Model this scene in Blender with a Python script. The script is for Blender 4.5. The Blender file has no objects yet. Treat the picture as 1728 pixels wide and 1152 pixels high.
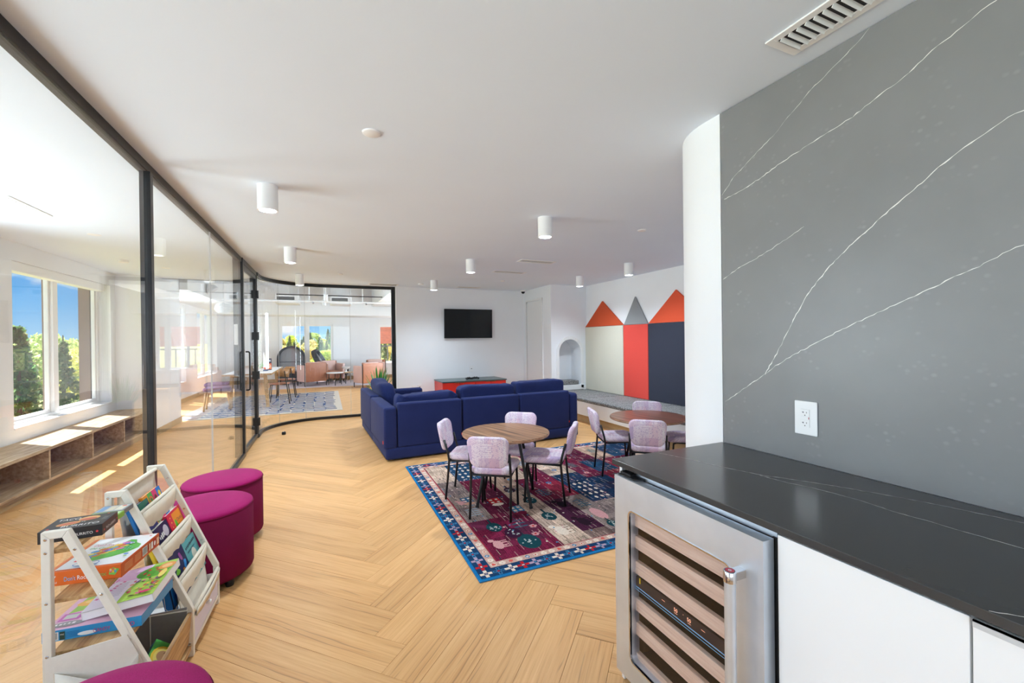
import bpy, bmesh, math, random
import numpy as np
from mathutils import Vector, Matrix
random.seed(11)
rng = np.random.default_rng(5)
scene = bpy.context.scene
COL = scene.collection
R = math.radians
PI = math.pi

def S(r, g, b, a=1.0):
    def f(c):
        c /= 255.0
        return c / 12.92 if c <= 0.04045 else ((c + 0.055) / 1.055) ** 2.4
    return (f(r), f(g), f(b), a)

# ---------------------------------------------------------------- camera
CAM_H = 1.385
YAW, PITCH, ROLL, FPX = R(23.81), R(-0.18), R(-0.705), 713.25
fw = Vector((math.sin(YAW) * math.cos(PITCH), math.cos(YAW) * math.cos(PITCH), math.sin(PITCH)))
rt = Vector((math.cos(YAW), -math.sin(YAW), 0))
up = rt.cross(fw)
rt2 = rt * math.cos(ROLL) + up * math.sin(ROLL)
up2 = -rt * math.sin(ROLL) + up * math.cos(ROLL)
cam_d = bpy.data.cameras.new('camera')
cam_d.sensor_width = 36.0
cam_d.lens = FPX / 1728 * 36.0
cam_d.clip_start = 0.02
cam_d.clip_end = 500
cam = bpy.data.objects.new('camera', cam_d)
COL.objects.link(cam)
mw = Matrix((rt2, up2, -fw)).transposed().to_4x4()
mw.translation = (0, 0, CAM_H)
cam.matrix_world = mw
scene.camera = cam

# ---------------------------------------------------------------- colour management
vs = scene.view_settings
vs.view_transform = 'Standard'
vs.look = 'None'
vs.gamma = 1.0
vs.use_curve_mapping = False
vs.exposure = 0.11
try:
    cy = scene.cycles
    cy.max_bounces = 9
    cy.diffuse_bounces = 5
    cy.glossy_bounces = 4
    cy.transmission_bounces = 4
    cy.transparent_max_bounces = 16
    cy.caustics_reflective = False
    cy.caustics_refractive = False
except Exception:
    pass

# ---------------------------------------------------------------- sky
SKY_STRENGTH = 1.0
world = bpy.data.worlds.new('sky')
scene.world = world
world.use_nodes = True
nt = world.node_tree
nt.nodes.clear()
def wn(t):
    return nt.nodes.new(t)
tc = wn('ShaderNodeTexCoord')
sep = wn('ShaderNodeSeparateXYZ')
nt.links.new(tc.outputs['Generated'], sep.inputs[0])
ramp = wn('ShaderNodeValToRGB')
ramp.color_ramp.elements[0].position = 0.0
ramp.color_ramp.elements[0].color = S(172, 218, 250)
ramp.color_ramp.elements[1].position = 0.55
ramp.color_ramp.elements[1].color = S(40, 112, 215)
e = ramp.color_ramp.elements.new(0.07)
e.color = S(112, 190, 250)
e = ramp.color_ramp.elements.new(0.2)
e.color = S(66, 150, 238)
nt.links.new(sep.outputs[2], ramp.inputs[0])
mp = wn('ShaderNodeMapping')
mp.inputs['Scale'].default_value = (7.0, 7.0, 11.0)
mp.inputs['Location'].default_value = (5.7, 1.1, 2.4)
nt.links.new(tc.outputs['Generated'], mp.inputs[0])
nz = wn('ShaderNodeTexNoise')
nz.inputs['Scale'].default_value = 1.0
nz.inputs['Detail'].default_value = 7.0
nz.inputs['Roughness'].default_value = 0.52
nt.links.new(mp.outputs[0], nz.inputs['Vector'])
cr = wn('ShaderNodeValToRGB')
cr.color_ramp.elements[0].position = 0.47
cr.color_ramp.elements[0].color = (0, 0, 0, 1)
cr.color_ramp.elements[1].position = 0.56
cr.color_ramp.elements[1].color = (1, 1, 1, 1)
nt.links.new(nz.outputs[0], cr.inputs[0])
mx = wn('ShaderNodeMix')
mx.data_type = 'RGBA'
nt.links.new(cr.outputs[0], mx.inputs[0])
nt.links.new(ramp.outputs[0], mx.inputs[6])
mx.inputs[7].default_value = (0.95, 0.97, 1.0, 1)
bg = wn('ShaderNodeBackground')
bg.inputs[1].default_value = SKY_STRENGTH
wo = wn('ShaderNodeOutputWorld')
nt.links.new(mx.outputs[2], bg.inputs[0])
nt.links.new(bg.outputs[0], wo.inputs[0])

# ---------------------------------------------------------------- sun
SUN_DIR = Vector((1.0, -0.82, -2.22)).normalized()
sun_d = bpy.data.lights.new('sun', 'SUN')
sun_d.energy = 16.0
sun_d.angle = R(0.5)
sun_d.color = (1.0, 0.985, 0.965)
sun = bpy.data.objects.new('sun', sun_d)
sun.rotation_euler = SUN_DIR.to_track_quat('-Z', 'Y').to_euler()
sun.location = (-10, 12, 20)
COL.objects.link(sun)

# ---------------------------------------------------------------- added area lights outside unseen windows, boosting the daylight indoors
def added_area_light(name, loc, direction, w, h, power, color=(1, 0.985, 0.965)):
    d = bpy.data.lights.new(name, 'AREA')
    d.shape = 'RECTANGLE'
    d.size, d.size_y = w, h
    d.energy = power
    d.color = color
    o = bpy.data.objects.new(name, d)
    o.location = loc
    o.rotation_euler = Vector(direction).to_track_quat('-Z', 'Z').to_euler()
    COL.objects.link(o)
    return o
COOL = (0.75, 0.885, 1.0)
added_area_light('window_daylight', (-3.62, 3.65, 1.3), (1, 0, 0.6), 2.1, 1.7, 148, COOL)
added_area_light('window_daylight', (-3.62, 0.3, 1.3), (1, 0, 0.6), 2.1, 1.7, 110, COOL)
added_area_light('window_daylight', (-0.6, -2.5, 1.3), (0, 1, 0.5), 3.2, 1.7, 60, COOL)
added_area_light('window_daylight', (3.75, 12.0, 1.45), (-1, 0, 0.2), 5.2, 1.7, 640, COOL)
added_area_light('window_daylight', (-3.75, 10.6, 1.45), (1, 0, 0.2), 1.6, 1.8, 200, COOL)

# ---------------------------------------------------------------- mesh helpers
def link(o, parent=None):
    COL.objects.link(o)
    if parent is not None:
        o.parent = parent
    return o

def empty(name, loc=(0, 0, 0), rz=0.0):
    o = bpy.data.objects.new(name, None)
    o.empty_display_size = 0.05
    o.location = loc
    o.rotation_euler = (0, 0, rz)
    return link(o)

def tag(o, label, cat, group=None, kind=None):
    o['label'] = label
    o['category'] = cat
    if group:
        o['group'] = group
    if kind:
        o['kind'] = kind
    return o

def thing(name, label, cat, loc=(0, 0, 0), rz=0.0, group=None):
    return tag(empty(name, loc, rz), label, cat, group)

def struct(o):
    o['kind'] = 'structure'
    return o

def kids(o):
    return [c for c in bpy.data.objects if c.parent == o]

def copy_tree(o, parent=None):
    c = o.copy()
    link(c)
    c.parent = parent
    for ch in kids(o):
        copy_tree(ch, c)
    return c

class MB:
    def __init__(s):
        s.v = []
        s.f = []
        s.c = []
        s.col = None
    def add(s, vs, fs, M=None):
        b = len(s.v)
        for p in vs:
            p = Vector(p)
            s.v.append(tuple(M @ p) if M is not None else tuple(p))
        for f in fs:
            s.f.append(tuple(b + i for i in f))
            s.c.append(s.col)
        return s
    def box(s, x0, x1, y0, y1, z0, z1, M=None):
        vs = [(x, y, z) for x in (x0, x1) for y in (y0, y1) for z in (z0, z1)]
        fs = [(0, 1, 3, 2), (4, 6, 7, 5), (0, 4, 5, 1), (2, 3, 7, 6), (0, 2, 6, 4), (1, 5, 7, 3)]
        return s.add(vs, fs, M)
    def obox(s, c, size, rot=(0, 0, 0)):
        M = Matrix.Translation(c) @ Matrix.Rotation(rot[2], 4, 'Z') @ Matrix.Rotation(rot[1], 4, 'Y') @ Matrix.Rotation(rot[0], 4, 'X')
        a, b, d = size[0] / 2, size[1] / 2, size[2] / 2
        return s.box(-a, a, -b, b, -d, d, M)
    def tube(s, pts, r, n=10, caps=True, closed=False):
        pts = [Vector(p) for p in pts]
        m = len(pts)
        rr = r if isinstance(r, (list, tuple)) else [r] * m
        vs, fs = [], []
        prev = None
        for i, p in enumerate(pts):
            if closed:
                t = (pts[(i + 1) % m] - pts[i - 1]).normalized()
            elif i == 0:
                t = (pts[1] - p).normalized()
            elif i == m - 1:
                t = (p - pts[i - 1]).normalized()
            else:
                t = ((pts[i + 1] - p).normalized() + (p - pts[i - 1]).normalized()).normalized()
            if prev is None:
                a = Vector((0, 0, 1)) if abs(t.z) < 0.9 else Vector((1, 0, 0))
                u = t.cross(a).normalized()
            else:
                u = (prev - t * prev.dot(t)).normalized()
            prev = u
            w = t.cross(u)
            for k in range(n):
                ang = 2 * PI * k / n
                vs.append(p + (u * math.cos(ang) + w * math.sin(ang)) * rr[i])
        for i in range(m if closed else m - 1):
            j = (i + 1) % m
            for k in range(n):
                fs.append((i * n + k, i * n + (k + 1) % n, j * n + (k + 1) % n, j * n + k))
        if caps and not closed:
            fs.append(tuple(range(n - 1, -1, -1)))
            fs.append(tuple((m - 1) * n + k for k in range(n)))
        return s.add(vs, fs)
    def cyl(s, p0, p1, r0, r1=None, n=16):
        return s.tube([p0, p1], [r0, r0 if r1 is None else r1], n)
    def lathe(s, prof, c=(0, 0, 0), n=32, M=None, cap=True):
        vs, fs = [], []
        m = len(prof)
        for (r, z) in prof:
            for k in range(n):
                a = 2 * PI * k / n
                vs.append((c[0] + r * math.cos(a), c[1] + r * math.sin(a), c[2] + z))
        for i in range(m - 1):
            for k in range(n):
                fs.append((i * n + k, i * n + (k + 1) % n, (i + 1) * n + (k + 1) % n, (i + 1) * n + k))
        if cap and prof[0][0] > 1e-6:
            fs.append(tuple(range(n - 1, -1, -1)))
        if cap and prof[-1][0] > 1e-6:
            fs.append(tuple((m - 1) * n + k for k in range(n)))
        return s.add(vs, fs, M)
    def prism(s, poly, plane, a0, a1, M=None):
        def mk(p, a):
            if plane == 'xy':
                return (p[0], p[1], a)
            if plane == 'xz':
                return (p[0], a, p[1])
            return (a, p[0], p[1])
        n = len(poly)
        vs = [mk(p, a0) for p in poly] + [mk(p, a1) for p in poly]
        fs = [tuple(range(n - 1, -1, -1)), tuple(range(n, 2 * n))]
        fs += [(i, (i + 1) % n, n + (i + 1) % n, n + i) for i in range(n)]
        return s.add(vs, fs, M)
    def puff(s, c, dims, e=0.4, nu=28, nv=14, M=None, warp=None):
        def pw(x, p):
            return math.copysign(abs(x) ** p, x)
        vs, fs = [], []
        for j in range(nv + 1):
            ph = -PI / 2 + PI * j / nv
            for i in range(nu):
                th = 2 * PI * i / nu
                x = dims[0] / 2 * pw(math.cos(ph), e) * pw(math.cos(th), e)
                y = dims[1] / 2 * pw(math.cos(ph), e) * pw(math.sin(th), e)
                z = dims[2] / 2 * pw(math.sin(ph), e)
                p = Vector((x, y, z))
                if warp:
                    p = Vector(warp(p))
                vs.append(p + Vector(c))
        for j in range(nv):
            for i in range(nu):
                fs.append((j * nu + i, j * nu + (i + 1) % nu, (j + 1) * nu + (i + 1) % nu, (j + 1) * nu + i))
        return s.add(vs, fs, M)
    def pad(s, outline, t, edge, M=None, warp=None, k=4):
        """soft pad: convex outline in xy, thickness t in z (0..t), rounded edge radius"""
        n = len(outline)
        cx = sum(p[0] for p in outline) / n
        cy = sum(p[1] for p in outline) / n
        rings = []
        for i in range(k + 1):
            a = PI / 2 * i / k
            rings.append((edge * (1 - math.sin(a)), t / 2 * 1.0 - t / 2 * math.cos(a)))
        rings = [(ins, z) for ins, z in rings] + [(ins, t - z) for ins, z in reversed(rings[:-1])]
        vs, fs = [], []
        for ins, z in rings:
            for p in outline:
                d = math.hypot(p[0] - cx, p[1] - cy)
                q = 1 - ins / d
                vs.append((cx + (p[0] - cx) * q, cy + (p[1] - cy) * q, z))
        m = len(rings)
        # inner rings for a gentle dome
        for side in (0, 1):
            base = 0 if side == 0 else (m - 1) * n
            idx = [base + i for i in range(n)]
            for q, dz in ((0.7, 0.06), (0.35, 0.09)):
                b = len(vs)
                for i in range(n):
                    p = vs[base + i]
                    z = p[2] - dz * t if side == 0 else p[2] + dz * t
                    vs.append((cx + (p[0] - cx) * q, cy + (p[1] - cy) * q, z))
                new = [b + i for i in range(n)]
                for i in range(n):
                    j = (i + 1) % n
                    fs.append((idx[j], idx[i], new[i], new[j]) if side == 0 else (idx[i], idx[j], new[j], new[i]))
                idx = new
            fs.append(tuple(reversed(idx)) if side == 0 else tuple(idx))
        for r_ in range(m - 1):
            for i in range(n):
                j = (i + 1) % n
                fs.append((r_ * n + i, r_ * n + j, (r_ + 1) * n + j, (r_ + 1) * n + i))
        if warp:
            vs = [warp(Vector(p)) for p in vs]
        return s.add(vs, fs, M)
    def build(s, name, mat, parent=None, smooth=False, bevel=0.0, seg=2):
        me = bpy.data.meshes.new(name)
        me.from_pydata(s.v, [], s.f)
        me.update()
        if any(c is not None for c in s.c):
            at = me.color_attributes.new('col', 'FLOAT_COLOR', 'CORNER')
            arr = []
            for f, c in zip(s.f, s.c):
                arr += list(c or (1, 1, 1, 1)) * len(f)
            at.data.foreach_set('color', arr)
        me.materials.append(mat)
        if smooth:
            me.polygons.foreach_set('use_smooth', [True] * len(me.polygons))
        o = bpy.data.objects.new(name, me)
        link(o, parent)
        if smooth == 'auto':
            try:
                me.set_sharp_from_angle(angle=R(38))
            except Exception:
                pass
        if bevel > 0:
            md = o.modifiers.new('bevel', 'BEVEL')
            md.width = bevel
            md.segments = seg
            md.limit_method = 'ANGLE'
            md.angle_limit = R(40)
        return o

def rbox(name, mat, parent, x0, x1, y0, y1, z0, z1, r, seg=4, taper=None, cuts=0, puff=0.0):
    """rounded box made in bmesh"""
    bm = bmesh.new()
    vs = [bm.verts.new((x, y, z)) for x in (x0, x1) for y in (y0, y1) for z in (z0, z1)]
    for f in [(0, 1, 3, 2), (4, 6, 7, 5), (0, 4, 5, 1), (2, 3, 7, 6), (0, 2, 6, 4), (1, 5, 7, 3)]:
        bm.faces.new([vs[i] for i in f])
    if taper:
        cx, cy = (x0 + x1) / 2, (y0 + y1) / 2
        for v in bm.verts:
            if v.co.z == min(z0, z1):
                v.co.x += taper if v.co.x < cx else -taper
                v.co.y += taper if v.co.y < cy else -taper
    bmesh.ops.recalc_face_normals(bm, faces=bm.faces)
    bmesh.ops.bevel(bm, geom=list(bm.edges), offset=r, segments=seg, profile=0.5, affect='EDGES')
    for f in bm.faces:
        f.smooth = True
    me = bpy.data.meshes.new(name)
    bm.to_mesh(me)
    bm.free()
    me.materials.append(mat)
    o = bpy.data.objects.new(name, me)
    return link(o, parent)

def ribbon(path, w):
    """mitred band polygon around an open 2-D path"""
    L, Rr = [], []
    n = len(path)
    for i in range(n):
        p = Vector(path[i])
        if i == 0:
            d = (Vector(path[1]) - p).normalized(); m = Vector((-d.y, d.x)); k = 1
        elif i == n - 1:
            d = (p - Vector(path[i - 1])).normalized(); m = Vector((-d.y, d.x)); k = 1
        else:
            a = (p - Vector(path[i - 1])).normalized(); b = (Vector(path[i + 1]) - p).normalized()
            na, nb = Vector((-a.y, a.x)), Vector((-b.y, b.x))
            m = (na + nb).normalized(); k = 1 / max(0.4, m.dot(na))
        L.append(tuple(p + m * w / 2 * k)); Rr.append(tuple(p - m * w / 2 * k))
    return L, Rr

def ribbon_prism(mb, path, w, plane, a0, a1):
    L, Rr = ribbon(path, w)
    for i in range(len(path) - 1):
        mb.prism([L[i], L[i + 1], Rr[i + 1], Rr[i]], plane, a0, a1)

def arc(cx, cy, r, a0, a1, n):
    return [(cx + r * math.cos(a0 + (a1 - a0) * i / n), cy + r * math.sin(a0 + (a1 - a0) * i / n)) for i in range(n + 1)]

def rrect(x0, x1, y0, y1, r, n=5):
    return (arc(x1 - r, y1 - r, r, 0, PI / 2, n) + arc(x0 + r, y1 - r, r, PI / 2, PI, n)
            + arc(x0 + r, y0 + r, r, PI, 1.5 * PI, n) + arc(x1 - r, y0 + r, r, 1.5 * PI, 2 * PI, n))

_tcache = {}
def text_polys(s_):
    if s_ not in _tcache:
        c = bpy.data.curves.new('lettering', 'FONT')
        c.body = s_
        c.size = 1.0
        c.resolution_u = 3
        o = bpy.data.objects.new('lettering', c)
        me = bpy.data.meshes.new_from_object(o)
        vs = [(v.co.x, v.co.y) for v in me.vertices]
        fs = [tuple(p.vertices) for p in me.polygons]
        bpy.data.objects.remove(o)
        bpy.data.curves.remove(c)
        bpy.data.meshes.remove(me)
        _tcache[s_] = (vs, fs)
    return _tcache[s_]

class Print:
    """flat print on a surface: origin + two axes (unit), colours per face"""
    def __init__(s, o, ux, uy, lift=0.0006, step=0.00012):
        s.o, s.ux, s.uy = Vector(o), Vector(ux).normalized(), Vector(uy).normalized()
        s.n = s.ux.cross(s.uy).normalized()
        s.mb = MB(); s.l = lift; s.st = step
    def _p(s, p):
        return s.o + s.ux * p[0] + s.uy * p[1] + s.n * s.l
    def poly(s, pts, col):
        s.mb.col = col
        s.mb.add([s._p(p) for p in pts], [tuple(range(len(pts)))])
        s.l += s.st
        return s
    def rect(s, x0, x1, y0, y1, col):
        return s.poly([(x0, y0), (x1, y0), (x1, y1), (x0, y1)], col)
    def ell(s, x, y, a, b, col, n=16, rot=0):
        c_, s_ = math.cos(rot), math.sin(rot)
        return s.poly([(x + a * math.cos(t) * c_ - b * math.sin(t) * s_, y + a * math.cos(t) * s_ + b * math.sin(t) * c_) for t in [2 * PI * i / n for i in range(n)]], col)
    def star(s, x, y, r, col):
        return s.poly([(x + (r if i % 2 == 0 else r * .45) * math.sin(PI * i / 5), y + (r if i % 2 == 0 else r * .45) * math.cos(PI * i / 5)) for i in range(10)], col)
    def text(s, t, x, y, size, col, width=None, rot=0):
        vs, fs = text_polys(t)
        x1 = max(v[0] for v in vs)
        kx = size if width is None else width / x1
        c_, s_ = math.cos(rot), math.sin(rot)
        s.mb.col = col
        s.mb.add([s._p((x + v[0] * kx * c_ - v[1] * size * s_, y + v[0] * kx * s_ + v[1] * size * c_)) for v in vs], fs)
        s.l += s.st
        return s
    def scribble(s, x, y, w, h, n, col, rot=0.0, seed=1):
        """blurred line of lettering too small to read: uneven strokes"""
        q = random.Random(seed)
        c_, s_ = math.cos(rot), math.sin(rot)
        for i in range(n):
            a = w * i / n
            b = a + w / n * q.uniform(.45, .8)
            lo, hi = h * q.uniform(0, .25), h * q.uniform(.7, 1)
            s.poly([(x + u * c_ - v * s_, y + u * s_ + v * c_) for u, v in ((a, lo), (b, lo), (b, hi), (a, hi))], col)
        return s
    def build(s, name, parent, mat=None):
        return s.mb.build(name, mat or MAT['print'], parent)
# ---------------------------------------------------------------- materials
MAT = {}
def nodes_of(name):
    m = bpy.data.materials.new(name)
    m.use_nodes = True
    t = m.node_tree
    t.nodes.clear()
    o = t.nodes.new('ShaderNodeOutputMaterial')
    p = t.nodes.new('ShaderNodeBsdfPrincipled')
    t.links.new(p.outputs[0], o.inputs[0])
    MAT[name] = m
    return m, t, p, o

def mixc(t, fac, a, b, mode='MIX'):
    x = t.nodes.new('ShaderNodeMix')
    x.data_type = 'RGBA'
    x.blend_type = mode
    for sock, val in ((0, fac), (6, a), (7, b)):
        if hasattr(val, 'links') or isinstance(val, bpy.types.NodeSocket):
            t.links.new(val, x.inputs[sock])
        else:
            x.inputs[sock].default_value = val
    return x.outputs[2]

def coords(t, kind='Object', scale=(1, 1, 1), loc=(0, 0, 0), rot=(0, 0, 0)):
    c = t.nodes.new('ShaderNodeTexCoord')
    m = t.nodes.new('ShaderNodeMapping')
    m.inputs['Scale'].default_value = scale
    m.inputs['Location'].default_value = loc
    m.inputs['Rotation'].default_value = rot
    t.links.new(c.outputs[kind], m.inputs[0])
    return m.outputs[0]

def noise(t, vec, scale, detail=4, rough=0.5, dist=0.0):
    n = t.nodes.new('ShaderNodeTexNoise')
    n.inputs['Scale'].default_value = scale
    n.inputs['Detail'].default_value = detail
    n.inputs['Roughness'].default_value = rough
    n.inputs['Distortion'].default_value = dist
    t.links.new(vec, n.inputs['Vector'])
    return n.outputs[0]

def cramp(t, fac, stops):
    r = t.nodes.new('ShaderNodeValToRGB')
    el = r.color_ramp.elements
    el[0].position, el[0].color = stops[0]
    el[1].position, el[1].color = stops[-1]
    for p, c in stops[1:-1]:
        e_ = el.new(p)
        e_.color = c
    t.links.new(fac, r.inputs[0])
    return r.outputs[0]

def bump(t, p, height, strength=0.2, dist=0.002):
    b = t.nodes.new('ShaderNodeBump')
    b.inputs['Strength'].default_value = strength
    b.inputs['Distance'].default_value = dist
    t.links.new(height, b.inputs['Height'])
    t.links.new(b.outputs[0], p.inputs['Normal'])

def plain(name, col, rough=0.5, metal=0.0, spec=0.5, var=0.0, vscale=8.0, stretch=(1, 1, 1), bmp=0.0, bscale=200.0, emit=None, coat=0.0, kind='Object'):
    m, t, p, o = nodes_of(name)
    p.inputs['Roughness'].default_value = rough
    p.inputs['Metallic'].default_value = metal
    p.inputs['Specular IOR Level'].default_value = spec
    p.inputs['Coat Weight'].default_value = coat
    p.inputs['Base Color'].default_value = col
    if var > 0:
        v = coords(t, kind, stretch)
        n = noise(t, v, vscale, 5)
        lo = tuple(c * (1 - var) for c in col[:3]) + (1,)
        hi = tuple(min(1, c * (1 + var)) for c in col[:3]) + (1,)
        t.links.new(cramp(t, n, [(0.3, lo), (0.7, hi)]), p.inputs['Base Color'])
    if bmp > 0:
        v = coords(t, kind, stretch)
        bump(t, p, noise(t, v, bscale, 3), bmp)
    if emit:
        p.inputs['Emission Color'].default_value = emit[0]
        p.inputs['Emission Strength'].default_value = emit[1]
    return m

plain('wall', S(243, 245, 248), 0.75, var=0.01, vscale=3, bmp=0.03, bscale=300)
plain('ceiling', S(231, 241, 254), 0.85, var=0.008, vscale=2)
plain('white_paint', S(240, 240, 240), 0.45, bmp=0.02, bscale=60)
plain('white_frame', S(246, 246, 246), 0.4, var=0.01)
plain('cream_wood', S(238, 232, 218), 0.45, var=0.015, vscale=12, stretch=(1, 1, 6))
plain('black_metal', S(30, 30, 32), 0.38, metal=0.3, var=0.1, vscale=30)
plain('black_frame', S(44, 45, 47), 0.34, metal=0.5, var=0.06, vscale=12)
plain('black_plastic', S(18, 18, 20), 0.45, var=0.1, vscale=40)
plain('chrome', S(205, 205, 208), 0.12, metal=1.0, var=0.03, vscale=30)
plain('brown_cladding', S(132, 108, 92), 0.6, var=0.08, vscale=6, stretch=(1, 1, .3))
plain('navy_panel', S(46, 50, 66), 0.8, var=0.05, vscale=80, bmp=0.1, bscale=500)
plain('cream_panel', S(214, 209, 192), 0.8, var=0.02, vscale=80, bmp=0.1, bscale=500)
plain('coral_panel', S(228, 74, 62), 0.75, var=0.03, vscale=80, bmp=0.1, bscale=500)
plain('rust_panel', S(206, 78, 34), 0.75, var=0.03, vscale=80, bmp=0.1, bscale=500)
plain('orange_panel', S(228, 84, 46), 0.75, var=0.03, vscale=80, bmp=0.1, bscale=500)
plain('grey_panel', S(148, 150, 152), 0.75, var=0.03, vscale=80, bmp=0.1, bscale=500)
plain('red_lacquer', S(222, 52, 40), 0.35, var=0.02, vscale=4)
plain('slate_green', S(74, 92, 92), 0.3, var=0.05, vscale=8)
plain('brass', S(190, 160, 90), 0.3, metal=1.0, var=0.05)
plain('screen', S(6, 6, 7), 0.12, spec=0.4, var=0.1)
plain('toe_tan', S(176, 148, 108), 0.5, var=0.05, vscale=10)
plain('white_plastic', S(244, 244, 244), 0.35, var=0.01)
plain('grey_plastic', S(196, 196, 196), 0.4, var=0.02)
plain('dark_slot', S(40, 36, 36), 0.6, var=0.05)
plain('red_tag', S(226, 60, 40), 0.6, var=0.05, vscale=200)
plain('rubber', S(14, 14, 15), 0.6, var=0.1, vscale=50)
plain('leaf', S(62, 138, 56), 0.42, var=0.25, vscale=9, stretch=(1, 1, .3))
plain('leaf_light', S(110, 172, 72), 0.5, var=0.2, vscale=9)
plain('terracotta', S(190, 110, 80), 0.7, var=0.1, vscale=12)
plain('pot_white', S(226, 224, 220), 0.5, var=0.03)
plain('blush_leather', S(222, 186, 176), 0.5, var=0.04, vscale=30)  # paler pink tone of the armchair leather where light falls on it
plain('tan_leather', S(172, 112, 82), 0.45, var=0.08, vscale=20)
plain('purple_felt', S(120, 98, 128), 0.9, var=0.08, vscale=90)
plain('mauve_rug', S(208, 196, 204), 0.95, var=0.06, vscale=30)
plain('soffit_white', S(236, 236, 236), 0.8, var=0.01)
plain('duct_white', S(226, 226, 226), 0.6, var=0.02)
plain('grille_grey', S(150, 150, 150), 0.5, var=0.05)
plain('brick_red', S(206, 120, 92), 0.8, var=0.2, vscale=6)
plain('slat_gap', S(120, 70, 52), 0.9, var=0.1)
plain('railing_grey', S(88, 84, 84), 0.5, var=0.1)
plain('deck_pale', S(222, 220, 214), 0.8, var=0.05)
plain('bark', S(92, 74, 60), 0.9, var=0.2, vscale=8)
plain('paper', S(244, 242, 236), 0.7, var=0.02, vscale=60)
plain('cream_canvas', S(236, 226, 206), 0.9, var=0.03, vscale=50, bmp=0.2, bscale=400)
plain('grey_canvas', S(150, 146, 146), 0.9, var=0.05, vscale=60)
plain('white_canvas', S(240, 236, 226), 0.85, var=0.02, vscale=60, bmp=0.15, bscale=300)
plain('lilac_board', S(228, 222, 238), 0.5, var=0.01)
plain('arch_felt', S(150, 152, 156), 0.9, var=0.05, vscale=60)
plain('arch_dark', S(62, 66, 74), 0.8, var=0.1, vscale=60)
plain('joint', S(150, 112, 74), 0.8, var=0.1)
plain('cooler_dark', S(22, 18, 30), 0.5, var=0.1)
plain('amber_led', S(255, 190, 150), 0.5, emit=(S(255, 190, 150), 1.2))
plain('blue_led', S(120, 190, 230), 0.5, emit=(S(110, 180, 230), 0.5))
plain('yellow_tab', S(250, 220, 20), 0.5, var=0.02)
plain('lamp_lens', S(235, 232, 225), 0.5, var=0.02)
plain('dust_floor', S(120, 118, 100), 0.95, var=0.2)

# brushed steel
m, t, p, o = nodes_of('steel')
v = coords(t, 'Object', (1, 30, 600))
n = noise(t, v, 2.0, 3)
v2 = coords(t, 'Object', (3, 3, 3))
n2 = noise(t, v2, 2.0, 3)
t.links.new(cramp(t, n2, [(0.3, S(210, 218, 228)), (0.7, S(224, 232, 242))]), p.inputs['Base Color'])
p.inputs['Metallic'].default_value = 0.8
t.links.new(cramp(t, n, [(0.3, (.36, .36, .36, 1)), (0.7, (.48, .48, .48, 1))]), p.inputs['Roughness'])
bump(t, p, n, 0.05, 0.001)

# thin clear glass: transparent with Schlick reflection (same for every ray)
def clear_glass(name, tint=(1, 1, 1, 1), k=0.75, f0=0.03):
    m, t, p, o = nodes_of(name)
    t.nodes.remove(p)
    tr = t.nodes.new('ShaderNodeBsdfTransparent')
    tr.inputs[0].default_value = tint
    gl = t.nodes.new('ShaderNodeBsdfGlossy')
    gl.inputs['Roughness'].default_value = 0.0
    gl.inputs['Color'].default_value = (1, 1, 1, 1)
    lw = t.nodes.new('ShaderNodeLayerWeight')
    lw.inputs['Blend'].default_value = 0.5
    pw = t.nodes.new('ShaderNodeMath'); pw.operation = 'POWER'; pw.inputs[1].default_value = 5
    t.links.new(lw.outputs['Facing'], pw.inputs[0])
    ma = t.nodes.new('ShaderNodeMath'); ma.operation = 'MULTIPLY_ADD'
    ma.inputs[1].default_value = k; ma.inputs[2].default_value = f0
    t.links.new(pw.outputs[0], ma.inputs[0])
    mx_ = t.nodes.new('ShaderNodeMixShader')
    t.links.new(ma.outputs[0], mx_.inputs[0])
    t.links.new(tr.outputs[0], mx_.inputs[1])
    t.links.new(gl.outputs[0], mx_.inputs[2])
    t.links.new(mx_.outputs[0], o.inputs[0])
    return m
clear_glass('glass', (0.985, 0.99, 0.988, 1), 0.7, 0.02)
clear_glass('window_glass', (0.99, 0.99, 0.99, 1), 0.5, 0.02)
clear_glass('cooler_glass', (0.93, 0.915, 0.94, 1), 0.5, 0.03)

# colours painted per face (flat print, rug pile, leaves)
def attr_mat(name, rough, var=0.0, vscale=60, bmp=0.0, rnd=0.0):
    m, t, p, o = nodes_of(name)
    a = t.nodes.new('ShaderNodeAttribute')
    a.attribute_name = 'col'
    c = a.outputs[0]
    if var > 0:
        n = noise(t, coords(t, 'Object'), vscale, 4)
        c = mixc(t, 1.0, c, cramp(t, n, [(0.25, (1 - var,) * 3 + (1,)), (0.75, (1 + var * .4,) * 3 + (1,))]), 'MULTIPLY')
        if bmp > 0:
            bump(t, p, n, bmp)
    if rnd > 0:
        oi = t.nodes.new('ShaderNodeObjectInfo')
        c = mixc(t, 1.0, c, cramp(t, oi.outputs['Random'], [(0, (1 - rnd, 1 - rnd * .6, 1 - rnd, 1)), (.5, (1, 1, 1, 1)), (1, (1 + rnd * .6, 1 + rnd * .2, 1 - rnd * .4, 1))]), 'MULTIPLY')
    t.links.new(c, p.inputs['Base Color'])
    p.inputs['Roughness'].default_value = rough
    return m
attr_mat('print', 0.4)
attr_mat('rug', 0.95, 0.4, 200, 0.4)
attr_mat('foliage', 0.8, 0.15, 2, rnd=0.25)
_t = MAT['foliage'].node_tree
_p = _t.nodes['Principled BSDF']
_tl = _t.nodes.new('ShaderNodeBsdfTranslucent')
_t.links.new(_p.inputs['Base Color'].links[0].from_socket, _tl.inputs[0])
_mx = _t.nodes.new('ShaderNodeMixShader')
_mx.inputs[0].default_value = 0.65
_t.links.new(_p.outputs[0], _mx.inputs[1])
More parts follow.
